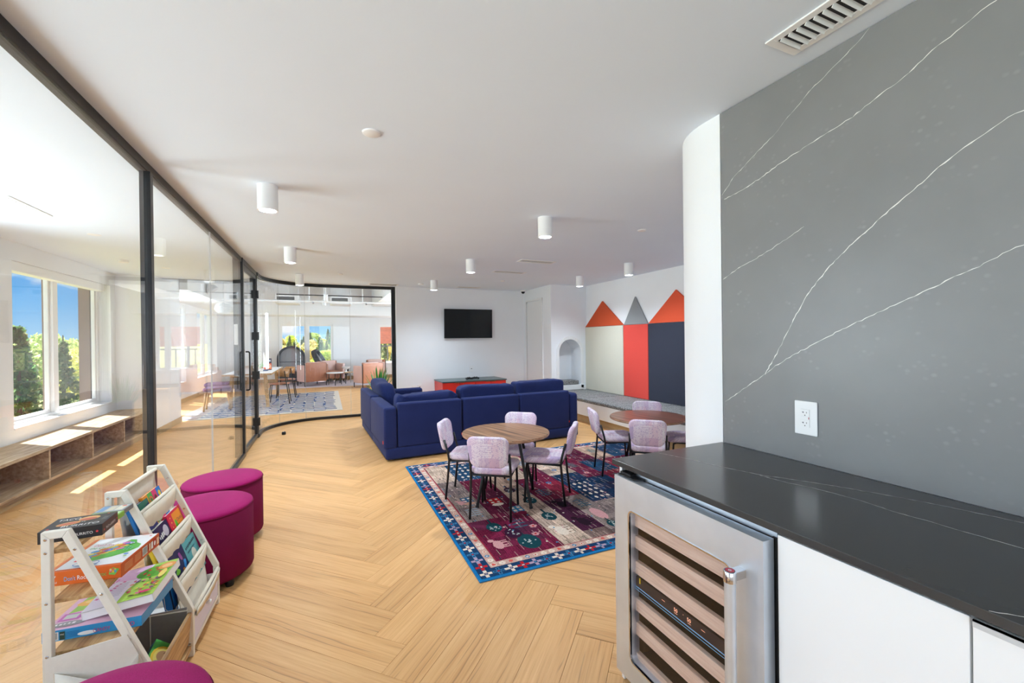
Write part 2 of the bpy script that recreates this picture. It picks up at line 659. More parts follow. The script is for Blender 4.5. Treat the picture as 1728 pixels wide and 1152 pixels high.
_t.links.new(_tl.outputs[0], _mx.inputs[2])
_t.links.new(_mx.outputs[0], _t.nodes['Material Output'].inputs[0])
MAT['rug'].node_tree.nodes['Principled BSDF'].inputs['Specular IOR Level'].default_value = 0.1

# oak floor planks: attribute puv = (along, across, random)
m, t, p, o = nodes_of('oak_floor')
a = t.nodes.new('ShaderNodeAttribute'); a.attribute_name = 'puv'
sp = t.nodes.new('ShaderNodeSeparateXYZ'); t.links.new(a.outputs['Vector'], sp.inputs[0])
def mathn(op, x, y=None):
    q = t.nodes.new('ShaderNodeMath'); q.operation = op
    for i, s_ in enumerate((x, y)):
        if s_ is None:
            continue
        if isinstance(s_, (int, float)):
            q.inputs[i].default_value = s_
        else:
            t.links.new(s_, q.inputs[i])
    return q.outputs[0]
def vec(x, y, z):
    q = t.nodes.new('ShaderNodeCombineXYZ')
    for i, s_ in enumerate((x, y, z)):
        t.links.new(s_, q.inputs[i])
    return q.outputs[0]
rx = mathn('MULTIPLY', sp.outputs[2], 37.0)
U = mathn('ADD', sp.outputs[0], rx)
fine = noise(t, vec(mathn('MULTIPLY', U, 3.0), mathn('MULTIPLY', sp.outputs[1], 110.0), rx), 1.0, 5, 0.6)
broad = noise(t, vec(mathn('MULTIPLY', U, 1.1), mathn('MULTIPLY', sp.outputs[1], 12.0), rx), 1.0, 4, 0.55, 0.4)
wv = t.nodes.new('ShaderNodeTexWave')
wv.wave_type = 'BANDS'; wv.bands_direction = 'Y'
wv.inputs['Scale'].default_value = 1.0
wv.inputs['Distortion'].default_value = 9.0
wv.inputs['Detail'].default_value = 2.0
wv.inputs['Detail Scale'].default_value = 0.6
t.links.new(vec(mathn('MULTIPLY', U, 2.6), mathn('MULTIPLY', sp.outputs[1], 11.0), rx), wv.inputs['Vector'])
c1 = cramp(t, fine, [(0.28, S(212, 158, 100)), (0.5, S(225, 175, 117)), (0.75, S(233, 187, 130))])
c2 = mixc(t, cramp(t, broad, [(0.42, (0, 0, 0, 1)), (0.72, (.5, .5, .5, 1))]), c1, S(202, 146, 88))
gm = mathn('MULTIPLY', cramp(t, wv.outputs[0], [(0.0, (.5, .5, .5, 1)), (0.12, (0, 0, 0, 1)), (1, (0, 0, 0, 1))]), cramp(t, broad, [(0.52, (0, 0, 0, 1)), (0.64, (1, 1, 1, 1))]))
c3 = mixc(t, gm, c2, S(134, 94, 58))
tone = cramp(t, sp.outputs[2], [(0, (.94, .93, .92, 1)), (1, (1.04, 1.03, 1.02, 1))])
t.links.new(mixc(t, 1.0, c3, tone, 'MULTIPLY'), p.inputs['Base Color'])
p.inputs['Roughness'].default_value = 0.42
p.inputs['Specular IOR Level'].default_value = 0.35
bump(t, p, fine, 0.06, 0.001)

def wood(name, light, mid, dark, stretch=(1.0, 14.0, 14.0), scale=3.0, rough=0.45, wave=7.0, waveamt=0.5, kind='Object', rot=(0, 0, 0)):
    m, t, p, o = nodes_of(name)
    v = coords(t, kind, stretch, rot=rot)
    n = noise(t, v, scale, 6, 0.6, 0.3)
    c = cramp(t, n, [(0.36, dark), (0.5, mid), (0.64, light)])
    w = t.nodes.new('ShaderNodeTexWave')
    w.bands_direction = 'Y'
    w.inputs['Scale'].default_value = wave
    w.inputs['Distortion'].default_value = 4.0
    w.inputs['Detail'].default_value = 3.0
    t.links.new(coords(t, kind, (stretch[0] * .5, stretch[1] * .25, stretch[2] * .25), rot=rot), w.inputs['Vector'])
    f = cramp(t, w.outputs[0], [(0, (waveamt,) * 3 + (1,)), (0.35, (0, 0, 0, 1))])
    t.links.new(mixc(t, f, c, dark), p.inputs['Base Color'])
    p.inputs['Roughness'].default_value = rough
    bump(t, p, n, 0.04, 0.001)
    return m
wood('walnut', S(182, 136, 98), S(150, 106, 72), S(84, 52, 32), (1.3, 42, 42), 1.0, 0.35, 0.5, 0.35)
wood('walnut_red', S(158, 98, 68), S(126, 72, 48), S(70, 36, 24), (1.3, 42, 42), 1.0, 0.3, 0.5, 0.35)
wood('table_edge', S(184, 146, 118), S(166, 126, 98), S(140, 100, 76), (8, 8, 60), 2.0, 0.4, 6, 0.2)
wood('bench_oak', S(214, 190, 156), S(196, 168, 132), S(168, 138, 102), (14, 1.2, 14), 2.5, 0.5, 5, 0.25)
wood('shelf_pine', S(214, 176, 124), S(194, 150, 98), S(160, 116, 70), (30, 2.0, 30), 2.0, 0.45, 1.5, 0.2)
wood('cooler_shelf', S(250, 228, 202), S(244, 216, 188), S(230, 200, 172), (14, 2, 40), 3.0, 0.5, 6, 0.1)
wood('lounge_oak', S(206, 168, 118), S(188, 148, 100), S(160, 120, 78), (14, 2, 14), 3.0, 0.45, 5, 0.3)
wood('chair_ply', S(186, 138, 84), S(170, 120, 70), S(140, 96, 52), (4, 4, 14), 3.0, 0.4, 5, 0.3)

# dark engineered stone
def stone(name, a, b, c, rough, coat):
    m, t, p, o = nodes_of(name)
    v = coords(t, 'Object')
    n = noise(t, v, 1.6, 5, 0.6)
    vo = t.nodes.new('ShaderNodeTexVoronoi')
    vo.inputs['Scale'].default_value = 34.0
    t.links.new(coords(t, 'Object', (1, 1, 1.2)), vo.inputs['Vector'])
    fl = cramp(t, vo.outputs['Distance'], [(0.12, (1, 1, 1, 1)), (0.32, (0, 0, 0, 1))])
    n2 = noise(t, v, 9.0, 3)
    msk = cramp(t, n2, [(0.5, (0, 0, 0, 1)), (0.66, (.4, .4, .4, 1))])
    base = cramp(t, n, [(0.3, a), (0.7, b)])
    q = t.nodes.new('ShaderNodeMath'); q.operation = 'MULTIPLY'
    t.links.new(fl, q.inputs[0]); t.links.new(msk, q.inputs[1])
    t.links.new(mixc(t, q.outputs[0], base, c), p.inputs['Base Color'])
    p.inputs['Roughness'].default_value = rough
    p.inputs['Specular IOR Level'].default_value = 0.5
    p.inputs['Coat Weight'].default_value = coat
    p.inputs['Coat Roughness'].default_value = 0.1
    return m
stone('stone_wall', S(126, 126, 127), S(136, 136, 137), S(160, 160, 161), 0.35, 0.0)
stone('stone_top', S(62, 62, 62), S(70, 70, 70), S(82, 82, 82), 0.2, 0.0)
plain('vein', S(232, 230, 226), 0.4, var=0.05, vscale=60)

# fabrics
def weave(name, a, b, scale=420, rough=0.9, patches=None, bmp=0.3, sheen=0.2):
    m, t, p, o = nodes_of(name)
    v = coords(t, 'Object')
    n = noise(t, v, scale, 2)
    c = cramp(t, n, [(0.35, a), (0.65, b)])
    n2 = noise(t, v, 5.0, 3)
    c = mixc(t, 1.0, c, cramp(t, n2, [(0.3, (.9, .9, .9, 1)), (0.7, (1.08, 1.08, 1.08, 1))]), 'MULTIPLY')
    t.links.new(c, p.inputs['Base Color'])
    p.inputs['Roughness'].default_value = rough
    p.inputs['Specular IOR Level'].default_value = 0.2
    p.inputs['Sheen Weight'].default_value = sheen
    bump(t, p, n, bmp, 0.002)
    return m
weave('navy_weave', S(24, 33, 76), S(40, 52, 104), 300, sheen=0.05)
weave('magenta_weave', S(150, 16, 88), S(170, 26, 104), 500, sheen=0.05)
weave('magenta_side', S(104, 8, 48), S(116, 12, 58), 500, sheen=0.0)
weave('grey_tweed', S(64, 64, 65), S(158, 157, 155), 75, bmp=0.5)

# pastel patchwork weave on the children's chairs
m, t, p, o = nodes_of('chair_weave')
v = coords(t, 'Object')
sx_ = t.nodes.new('ShaderNodeSeparateXYZ')
t.links.new(v, sx_.inputs[0])
hgt_ = mathn('ADD', sx_.outputs[1], sx_.outputs[2])
def cell(kx, ky, off):
    fx = mathn('FLOOR', mathn('MULTIPLY', mathn('ADD', sx_.outputs[0], off), kx))
    fy = mathn('FLOOR', mathn('MULTIPLY', mathn('ADD', hgt_, off * .7), ky))
    q = t.nodes.new('ShaderNodeTexWhiteNoise')
    q.noise_dimensions = '2D'
    cv = t.nodes.new('ShaderNodeCombineXYZ')
    t.links.new(fx, cv.inputs[0]); t.links.new(fy, cv.inputs[1])
    t.links.new(cv.outputs[0], q.inputs['Vector'])
    return q.outputs['Value']
big = cell(9.0, 5.5, 3.1)
small = cell(19.0, 11.0, 7.7)
pix = cell(150.0, 130.0, 1.3)
patch = cramp(t, big, [(0.0, S(178, 154, 190)), (0.25, S(212, 172, 194)), (0.5, S(172, 172, 204)), (0.75, S(214, 204, 214)), (1.0, S(190, 168, 206))])
patch = mixc(t, 0.4, patch, cramp(t, small, [(0.0, S(170, 168, 204)), (0.4, S(218, 184, 200)), (1.0, S(228, 222, 226))]))
ck = t.nodes.new('ShaderNodeTexChecker')
ck.inputs['Scale'].default_value = 210.0
t.links.new(coords(t, 'Object', (1, 1, 1.0), rot=(R(45), 0, R(45))), ck.inputs['Vector'])
dots = mathn('MULTIPLY', ck.outputs['Fac'], cramp(t, small, [(0.3, (.12, .12, .12, 1)), (0.7, (.7, .7, .7, 1))]))
c_w = mixc(t, dots, patch, S(246, 240, 238))
c_w = mixc(t, cramp(t, pix, [(0.7, (0, 0, 0, 1)), (0.9, (.5, .5, .5, 1))]), c_w, S(168, 140, 184))
t.links.new(c_w, p.inputs['Base Color'])
p.inputs['Roughness'].default_value = 0.9
p.inputs['Specular IOR Level'].default_value = 0.15
bump(t, p, ck.outputs['Fac'], 0.25, 0.002)
# ---------------------------------------------------------------- room shell
CZ = 2.433          # ceiling height of the play room and window nook
LZ = 3.25           # open ceiling of the lounge
FX0, FX1, FY0, FY1 = -3.1, 4.72, -1.8, 16.9

floor = MB().box(FX0 - .1, FX1 + .1, FY0 - .1, FY1 + .1, -0.12, -0.006).build('floor', MAT['joint'])
struct(floor)

# herringbone planks, 7 x 48 inch, two directions at 45 degrees
PW, PL = 0.1768, 1.2233
PO = Vector((0.32, 1.712))
UD = Vector((1, 1)).normalized()
VD = Vector((-1, 1)).normalized()
def clip_poly(poly, x0, x1, y0, y1):
    def cut(ps, ins, inter):
        out = []
        for i in range(len(ps)):
            a, b = ps[i - 1], ps[i]
            ia, ib = ins(a), ins(b)
            if ia != ib:
                out.append(inter(a, b))
            if ib:
                out.append(b)
        return out
    def ix(c):
        return lambda a, b: (c, a[1] + (b[1] - a[1]) * (c - a[0]) / (b[0] - a[0]))
    def iy(c):
        return lambda a, b: (a[0] + (b[0] - a[0]) * (c - a[1]) / (b[1] - a[1]), c)
    for ins, inter in ((lambda p: p[0] >= x0, ix(x0)), (lambda p: p[0] <= x1, ix(x1)), (lambda p: p[1] >= y0, iy(y0)), (lambda p: p[1] <= y1, iy(y1))):
        if not poly:
            return poly
        poly = cut(poly, ins, inter)
    return poly
planks = []
G = 0.0007
for m_ in range(-8, 9):
    for n_ in range(-80, 160):
        base = PO + (UD + VD) * PW * n_ + (UD - VD) * PL * m_
        if not (FX0 - 3 < base.x < FX1 + 3 and FY0 - 3 < base.y < FY1 + 3):
            continue
        for kind in (0, 1):
            if kind == 0:
                o_, a_, b_ = base, UD, VD
            else:
                o_, a_, b_ = base + VD * PW + UD * PW, VD, -UD
            quad = [o_ + a_ * G + b_ * G, o_ + a_ * (PL - G) + b_ * G, o_ + a_ * (PL - G) + b_ * (PW - G), o_ + a_ * G + b_ * (PW - G)]
            poly = clip_poly([tuple(q) for q in quad], FX0, FX1, FY0, FY1)
            if len(poly) < 3:
                continue
            cx = sum(q[0] for q in poly) / len(poly)
            cy = sum(q[1] for q in poly) / len(poly)
            ar = abs(sum(poly[i - 1][0] * poly[i][1] - poly[i][0] * poly[i - 1][1] for i in range(len(poly)))) / 2
            if ar < 0.002:
                continue
            d = Vector((cx, cy, -CAM_H))
            dep = d.dot(fw)
            vis = 0.0
            if dep > 0.3:
                sx = 864 + FPX * d.dot(rt2) / dep
                sy = 576 - FPX * d.dot(up2) / dep
                if -150 < sx < 1450 and sy < 1350:
                    vis = ar * CAM_H / d.length ** 3
                    if cx < -0.95 or cx > 1.1 and cy < 1.9:
                        vis *= 0.4
                    if sx > 1060:
                        vis *= 0.2
            planks.append((vis, poly, o_, a_, b_))
planks.sort(key=lambda q: -q[0])
def plank_geo(poly, o_, a_, b_, rnd, vs, fs, uv):
    n = len(poly)
    cx = sum(q[0] for q in poly) / n
    cy = sum(q[1] for q in poly) / n
    b0 = len(vs)
    for q in poly:                       # bottom rim of the eased edge
        vs.append((q[0], q[1], -0.0012))
    for q in poly:
        dx, dy = cx - q[0], cy - q[1]
        l = math.hypot(dx, dy)
        vs.append((q[0] + dx / l * 0.0016, q[1] + dy / l * 0.0016, 0.0))
    for q in poly:
        vs.append((q[0], q[1], -0.006))
    fs.append(tuple(b0 + n + i for i in range(n)))
    for i in range(n):
        j = (i + 1) % n
        fs.append((b0 + i, b0 + j, b0 + n + j, b0 + n + i))
        fs.append((b0 + 2 * n + i, b0 + 2 * n + j, b0 + j, b0 + i))
    for k in range(b0, len(vs)):
        d = Vector(vs[k][:2]) - o_
        uv.append((d.dot(a_), d.dot(b_), rnd))
def plank_obj(name, items):
    vs, fs, uv = [], [], []
    for (_, poly, o_, a_, b_) in items:
        if (Vector(poly[1]) - Vector(poly[0])).cross(Vector(poly[2]) - Vector(poly[1])) < 0:
            poly = poly[::-1]
        plank_geo(poly, o_, a_, b_, random.random(), vs, fs, uv)
    me = bpy.data.meshes.new(name)
    me.from_pydata(vs, [], fs)
    at = me.attributes.new('puv', 'FLOAT_VECTOR', 'POINT')
    at.data.foreach_set('vector', [c for q in uv for c in q])
    me.materials.append(MAT['oak_floor'])
    return link(bpy.data.objects.new(name, me), floor)
for it in planks[:300]:
    plank_obj('plank', [it])
plank_obj('plank_field', planks[300:])['kind'] = 'stuff'

# ceilings
struct(MB().box(-3.14, 4.95, -2.0, 8.44, CZ, CZ + .15).build('ceiling', MAT['ceiling']))
struct(MB().box(-3.4, 3.6, 8.44, 17.2, LZ, LZ + .12).build('ceiling_lounge', MAT['ceiling']))
struct(MB().box(-3.4, 4.95, 8.40, 8.44, CZ, LZ + .12).build('wall_bulkhead', MAT['wall']))

def wall_open(name, loc, rz, L, Hh, th, openings, mat='wall'):
    e_ = MB()
    xs = 0.0
    for (a, b, z0, z1) in sorted(openings):
        if a > xs:
            e_.box(xs, a, 0, th, 0, Hh)
        e_.box(a, b, 0, th, 0, z0)
        e_.box(a, b, 0, th, z1, Hh)
        xs = b
    if xs < L:
        e_.box(xs, L, 0, th, 0, Hh)
    o_ = e_.build(name, MAT[mat])
    o_.location = loc
    o_.rotation_euler = (0, 0, rz)
    return struct(o_)

# window nook wall (left) and wall behind the camera
wall_open('wall_left', (-2.84, -1.8, 0), PI / 2, 9.9, CZ, 0.30, [(7.64, 9.74, .55, 2.245), (4.4, 6.5, .55, 2.245), (1.05, 3.15, .55, 2.245)])
wall_open('wall_front', (1.9, -1.8, 0), PI, 4.75, CZ, 0.26, [(0.9, 4.1, .6, 2.25)])
# block at the far end of the nook
struct(MB().box(-3.14, -2.37, 8.09, 9.28, 0, LZ).build('wall_nook', MAT['wall']))
# back wall with the television
struct(MB().box(1.235, 3.92, 8.24, 8.44, 0, CZ).build('wall_back', MAT['wall']))
# closet block with niche
AX0, AX1, AZ0, AZS = 4.085, 4.565, 0.50, 1.145      # niche opening, spring line of its arch
AR = (AX1 - AX0) / 2
ACX = (AX0 + AX1) / 2
cl = MB()
FYN = 7.04
cl.box(3.92, AX0, FYN, 8.44, 0, CZ)
cl.box(AX1, 4.95, FYN, 8.44, 0, CZ)
cl.box(AX0, AX1, FYN, 8.44, 0, AZ0)
cl.prism([(AX0, CZ), (AX0, AZS)] + [(ACX - AR * math.cos(a), AZS + AR * math.sin(a)) for a in [PI * i / 20 for i in range(1, 20)]] + [(AX1, AZS), (AX1, CZ)], 'xz', FYN, FYN + .34)
cl.box(AX0, AX1, FYN + .34, 8.44, AZ0, CZ)
struct(cl.build('wall_closet', MAT['wall']))
# arched trim of the niche
tr = MB()
def arch_path(x0, x1, z0, zs, n=20):
    r = (x1 - x0) / 2
    c = (x0 + x1) / 2
    return [(x0, z0)] + [(c - r * math.cos(a), zs + r * math.sin(a)) for a in [PI * i / n for i in range(n + 1)]] + [(x1, z0)]
ribbon_prism(tr, arch_path(AX0 - .03, AX1 + .03, AZ0 - .06, AZS), 0.06, 'xz', FYN - .022, FYN)
tr.box(AX0 - .06, AX1 + .06, FYN - .022, FYN, AZ0 - .09, AZ0)
struct(tr.build('trim_niche', MAT['white_paint'], bevel=0.004))
# closet door in the side of the block
dr = empty('door_2', (3.92, 7.36, 0.0))
struct(dr)
MB().box(-.012, 0, 0.045, .70, .02, 2.165).build('door_leaf', MAT['white_paint'], dr, bevel=0.002)
fr = MB()
fr.box(-.02, 0, -.0, .03, 0, 2.2).box(-.02, 0, .715, .755, 0, 2.2).box(-.02, 0, 0, .755, 2.18, 2.215)
fr.build('door_frame', MAT['white_paint'], dr, bevel=0.003)
MB().box(-.006, .0, .03, .045, .02, 2.18).box(-.006, 0, .70, .715, .02, 2.18).build('shadow_gap', MAT['dark_slot'], dr)
MB().lathe([(0.0, -.004), (.012, -.004), (.012, .004), (0, .006)], n=16, M=Matrix.Translation((-.014, .09, .98)) @ Matrix.Rotation(-PI / 2, 4, 'Y')).build('latch', MAT['chrome'], dr, True)
# right wall behind the accent panels
struct(MB().box(4.72, 4.95, 1.85, 7.04, 0, CZ).build('wall_right', MAT['wall']))
# rounded wall end beside the counter
prof = [(1.722, -1.8), (1.722, 1.418), (1.704, 1.418), (1.704, 1.50)] + [(1.704 + .34 - .34 * math.cos(a), 1.50 + .34 * math.sin(a)) for a in [PI / 2 * i / 14 for i in range(1, 15)]] + [(4.95, 1.84), (4.95, -2.0), (1.722, -2.0)]
wr = MB().prism(prof, 'xy', 0, CZ).build('wall_pillar', MAT['wall'], smooth='auto')
struct(wr)

# lounge walls
wall_open('wall_lounge_left', (-3.1, 9.28, 0), PI / 2, 7.7, LZ, 0.25, [(0.55, 2.1, .47, 2.33), (2.7, 3.3, .47, 2.33), (4.3, 6.5, .47, 2.33)])
wall_open('wall_lounge_far', (-3.35, 16.9, 0), 0, 6.9, LZ, 0.25, [(3.35 - 1.483, 3.35 + .263, .55, 2.065), (3.35 + 1.853, 3.35 + 3.1, .55, 2.04)])
wall_open('wall_lounge_right', (3.35, 16.9, 0), -PI / 2, 8.5, LZ, 0.2, [(2.2, 7.4, .6, 2.3)])
# soffits round the lounge
struct(MB().box(-3.1, 3.35, 15.7, 16.9, 2.31, LZ).build('trim_soffit_far', MAT['soffit_white']))
struct(MB().box(-3.1, -2.25, 9.28, 15.7, 2.36, LZ).build('trim_soffit_left', MAT['soffit_white']))

# baseboards
bb = MB()
bb.box(1.24, 3.905, 8.226, 8.24, 0, .1)
struct(bb.build('baseboard_back', MAT['white_paint'], bevel=0.003))
struct(MB().box(-2.37, -2.355, 8.09, 9.28, 0, .1).build('baseboard_nook', MAT['toe_tan']))
struct(MB().box(-3.1, -3.085, 9.28, 16.9, 0, .1).build('baseboard_lounge', MAT['toe_tan']))
struct(MB().box(-3.1, 3.35, 16.885, 16.9, 0, .12).build('baseboard_far', MAT['toe_tan']))
struct(MB().box(3.905, 3.92, 7.04, 7.35, 0, .1).box(3.905, 3.92, 8.13, 8.24, 0, .1).build('baseboard_closet', MAT['white_paint']))

# ---------------------------------------------------------------- windows
WN = [0]
def make_window(loc, rz, W, Hh, split, label, valance=True, brown=True, dep=0.13):
    WN[0] += 1
    w = empty('window_%d' % WN[0], loc, rz)
    struct(w)
    w['label'] = label
    f = 0.05
    MB().box(0, f, dep, dep + .07, 0, Hh).build('jamb', MAT['white_frame'], w, bevel=0.004)
    MB().box(W - f, W, dep, dep + .07, 0, Hh).build('jamb', MAT['white_frame'], w, bevel=0.004)
    MB().box(f, W - f, dep, dep + .07, 0, f).build('bottom_rail', MAT['white_frame'], w, bevel=0.004)
    MB().box(f, W - f, dep, dep + .07, Hh - f, Hh).build('top_rail', MAT['white_frame'], w, bevel=0.004)
    MB().box(split - .05, split + .05, dep - .015, dep + .07, f, Hh - f).build('mullion', MAT['white_frame'], w, bevel=0.004)
    for a, b in ((f, split - .05), (split + .05, W - f)):
        s_ = MB()
        k = .035
        s_.box(a, a + k, dep + .015, dep + .055, f, Hh - f).box(b - k, b, dep + .015, dep + .055, f, Hh - f)
        s_.box(a + k, b - k, dep + .015, dep + .055, f, f + k).box(a + k, b - k, dep + .015, dep + .055, Hh - f - k, Hh - f)
        so = s_.build('sash', MAT['white_frame'], w, bevel=0.003)
        MB().box(a + k, b - k, dep + .03, dep + .036, f + k, Hh - f - k).build('pane', MAT['window_glass'], so)
    MB().box(-.0, W, -.012, dep, -.0, .018).build('sill', MAT['white_frame'], w, bevel=0.003)
    if valance:
        MB().box(.01, W - .12, .02, .115, Hh - .10, Hh - .001).build('blind_valance', MAT['white_frame'], w, bevel=0.006)
    if brown:
        MB().box(W - .055, W + .06, dep + .08, dep + .20, -.1, Hh + .1).build('outer_jamb', MAT['brown_cladding'], w)
        MB().box(split - .05, split + .05, dep + .072, dep + .084, 0, Hh).build('outer_mullion', MAT['brown_cladding'], w)
        MB().box(-.1, .03, dep + .08, dep + .2, -.1, Hh + .1).build('outer_jamb', MAT['brown_cladding'], w)
    return w
make_window((-2.84, 5.84, .55), PI / 2, 2.1, 1.695, 1.0, 'two-pane white window above the low cubby bench')
make_window((-2.84, 2.6, .55), PI / 2, 2.1, 1.695, 1.0, 'two-pane white window, second along the nook wall')  # out of view, added for the area light behind it
make_window((-2.84, -0.75, .55), PI / 2, 2.1, 1.695, 1.0, 'two-pane white window, last along the nook wall')  # also unseen, added to pass more light into the nook
make_window((1.0, -1.8, .6), PI, 3.2, 1.65, 1.6, 'wide white window behind the viewer', brown=False)  # added out of view to light the room from behind the camera
make_window((-1.483, 16.9, .55), 0, 1.746, 1.515, .87, 'wide window in the far lounge wall', valance=False, brown=False, dep=.06)
make_window((1.853, 16.9, .55), 0, 1.247, 1.49, .95, 'window at the right of the far lounge wall', valance=False, brown=False, dep=.06)
make_window((-3.1, 13.58, .47), PI / 2, 2.2, 1.86, 1.1, 'tall window in the left lounge wall', brown=False, dep=.1)
make_window((-3.1, 11.98, .47), PI / 2, .6, 1.86, .3, 'narrow window in the left lounge wall', brown=False, dep=.1)
make_window((-3.1, 9.83, .47), PI / 2, 1.55, 1.86, .75, 'window in the left lounge wall nearest the nook', brown=False, dep=.1)  # hidden by the nook block, added to brighten the lounge
make_window((3.35, 14.7, .6), -PI / 2, 5.2, 1.7, 2.6, 'broad window in the right lounge wall', valance=False, brown=False, dep=.06)  # unseen opening added for the strong lounge area light

# ---------------------------------------------------------------- glass partition
GX = -0.93
gp = empty('wall_glass', (0, 0, 0))
struct(gp)
gp['label'] = 'black framed glass partition curving round the play room'
def gbox(name, *a):
    return MB().box(*a).build(name, MAT['black_frame'], gp, bevel=0.003)
gbox('top_rail', GX - .045, GX + .008, -1.8, 6.04, CZ - .052, CZ)
gbox('bottom_rail', GX - .03, GX + .02, -1.8, 6.04, 0, .045)
gbox('post', -.962, -.910, 3.06, 3.105, .045, CZ - .052)
gbox('post', -1.018, -.912, 6.04, 6.10, 0, CZ)
gbox('post', -1.00, -.912, 7.17, 7.22, 0, CZ)
gbox('door_head', -.985, -.915, 6.10, 7.17, CZ - .06, CZ)
MB().box(-1.012, -.972, 6.036, 6.04, 1.37, 1.62).build('door_sign', MAT['paper'], gp)
for a, b in ((-1.78, -.02), (0.0, 3.055), (3.11, 4.52), (4.526, 6.035)):
    MB().box(GX - .006, GX + .004, a, b, .045, CZ - .052).build('pane', MAT['glass'], gp)
for yy in (-.01, 4.523):
    MB().box(GX - .007, GX + .005, yy - .001, yy + .001, .045, CZ - .052).build('glass_joint', MAT['grey_plastic'], gp)
# curved part: straight lead-in, quarter bend, straight run to the back wall
GC = (-0.02, 7.46)
GR = 0.91
curve = [(GX, 7.22)] + [(GC[0] + GR * math.cos(a), GC[1] + GR * math.sin(a)) for a in [PI - PI / 2 * i / 18 for i in range(19)]] + [(1.17, 8.37)]
def seg_ribbon(path, w, z0, z1, name, mat):
    b = MB()
    ribbon_prism(b, path, w, 'xy', z0, z1)
    return b.build(name, MAT[mat], gp)
seg_ribbon(curve, .055, CZ - .052, CZ, 'curved_top_rail', 'black_frame')
seg_ribbon(curve, .05, 0, .045, 'curved_bottom_rail', 'black_frame')
gbox('end_post', 1.165, 1.235, 8.33, 8.40, 0, CZ)
def cut(path, a, b):
    return path[a:b]
panels = [curve[0:10], curve[9:16], curve[15:20] + [(.42, 8.37)], [(.42, 8.37), (1.165, 8.37)]]
for q in panels:
    seg_ribbon(q, .010, .045, CZ - .052, 'pane', 'glass')
for q in (curve[9], curve[15], (.42, 8.37)):
    MB().box(q[0] - .0025, q[0] + .0025, q[1] - .0055, q[1] + .0055, .045, CZ - .052).build('glass_joint', MAT['grey_plastic'], gp)

# glass door
gd = empty('door_1', (GX, 6.115, 0.0))
struct(gd)
gd['label'] = 'black framed glass door with a tall pull handle'
DW = 1.04
for a, b in ((0, .035), (DW - .035, DW)):
    MB().box(-.035, .012, a, b, .02, CZ - .065).build('stile', MAT['black_frame'], gd, bevel=0.003)
MB().box(-.035, .012, .035, DW - .035, .02, .07).build('bottom_rail', MAT['black_frame'], gd, bevel=0.003)
MB().box(-.035, .012, .035, DW - .035, CZ - .115, CZ - .065).build('top_rail', MAT['black_frame'], gd, bevel=0.003)
MB().box(-.014, -.006, .035, DW - .035, .07, CZ - .115).build('pane', MAT['glass'], gd)
for sx in (1, -1):
    x0 = .012 if sx > 0 else -.035
    xo = .055 if sx > 0 else -.08
    pts = [(x0, .085, .80), (xo - sx * .012, .085, .80), (xo, .085, .812), (xo, .085, 1.268), (xo - sx * .012, .085, 1.28), (x0, .085, 1.28)]
    MB().tube(pts, .0095, 12).build('pull_handle', MAT['black_metal'], gd, True)
for z in (.24, .92, 1.49, 2.10):
    MB().box(.012, .028, DW - .03, DW + .055, z - .055, z + .055).cyl((.03, DW + .012, z - .058), (.03, DW + .012, z + .058), .011, n=12).build('hinge', MAT['black_metal'], gd)
# ---------------------------------------------------------------- stone backsplash, counter, cabinet, cooler
SX = 1.70
bs = thing('stone_backsplash', 'dark grey stone slab with white veins covering the wall above the counter', 'stone slab')
MB().box(SX, SX + .021, -1.8, 1.412, .895, CZ - .003).build('slab', MAT['stone_wall'], bs, bevel=0.0015)
VEINS = [
[(0.815, 2.431), (0.853, 2.402), (0.924, 2.366), (0.961, 2.344), (1.006, 2.325), (1.038, 2.301), (1.097, 2.263), (1.151, 2.218), (1.208, 2.189), (1.289, 2.142), (1.343, 2.11), (1.406, 2.047)],
[(0.3, 2.40), (0.524, 2.304), (0.566, 2.289), (0.577, 2.285), (0.605, 2.272), (0.658, 2.249), (0.726, 2.209), (0.783, 2.189), (0.871, 2.153), (1.001, 2.122), (1.116, 2.094), (1.224, 2.058), (1.311, 2.036), (1.395, 2.026)],
[(0.2, 2.12), (0.475, 1.977), (0.504, 1.974), (0.536, 1.953), (0.577, 1.935), (0.612, 1.913), (0.645, 1.893), (0.686, 1.858), (0.746, 1.813), (0.799, 1.774), (0.817, 1.755), (0.869, 1.715), (0.885, 1.704), (0.949, 1.642), (0.987, 1.599), (1.034, 1.539), (1.084, 1.45), (1.12, 1.381), (1.147, 1.328), (1.189, 1.255), (1.204, 1.227)],
[(1.039, 1.811), (1.111, 1.777), (1.179, 1.747), (1.248, 1.721), (1.321, 1.698), (1.406, 1.656)],
[(0.1, 1.80), (0.477, 1.623), (0.516, 1.606), (0.562, 1.578), (0.635, 1.545), (0.696, 1.512), (0.78, 1.474), (0.874, 1.428), (0.966, 1.38), (1.077, 1.317), (1.157, 1.266), (1.204, 1.227), (1.274, 1.179), (1.401, 1.087)]]
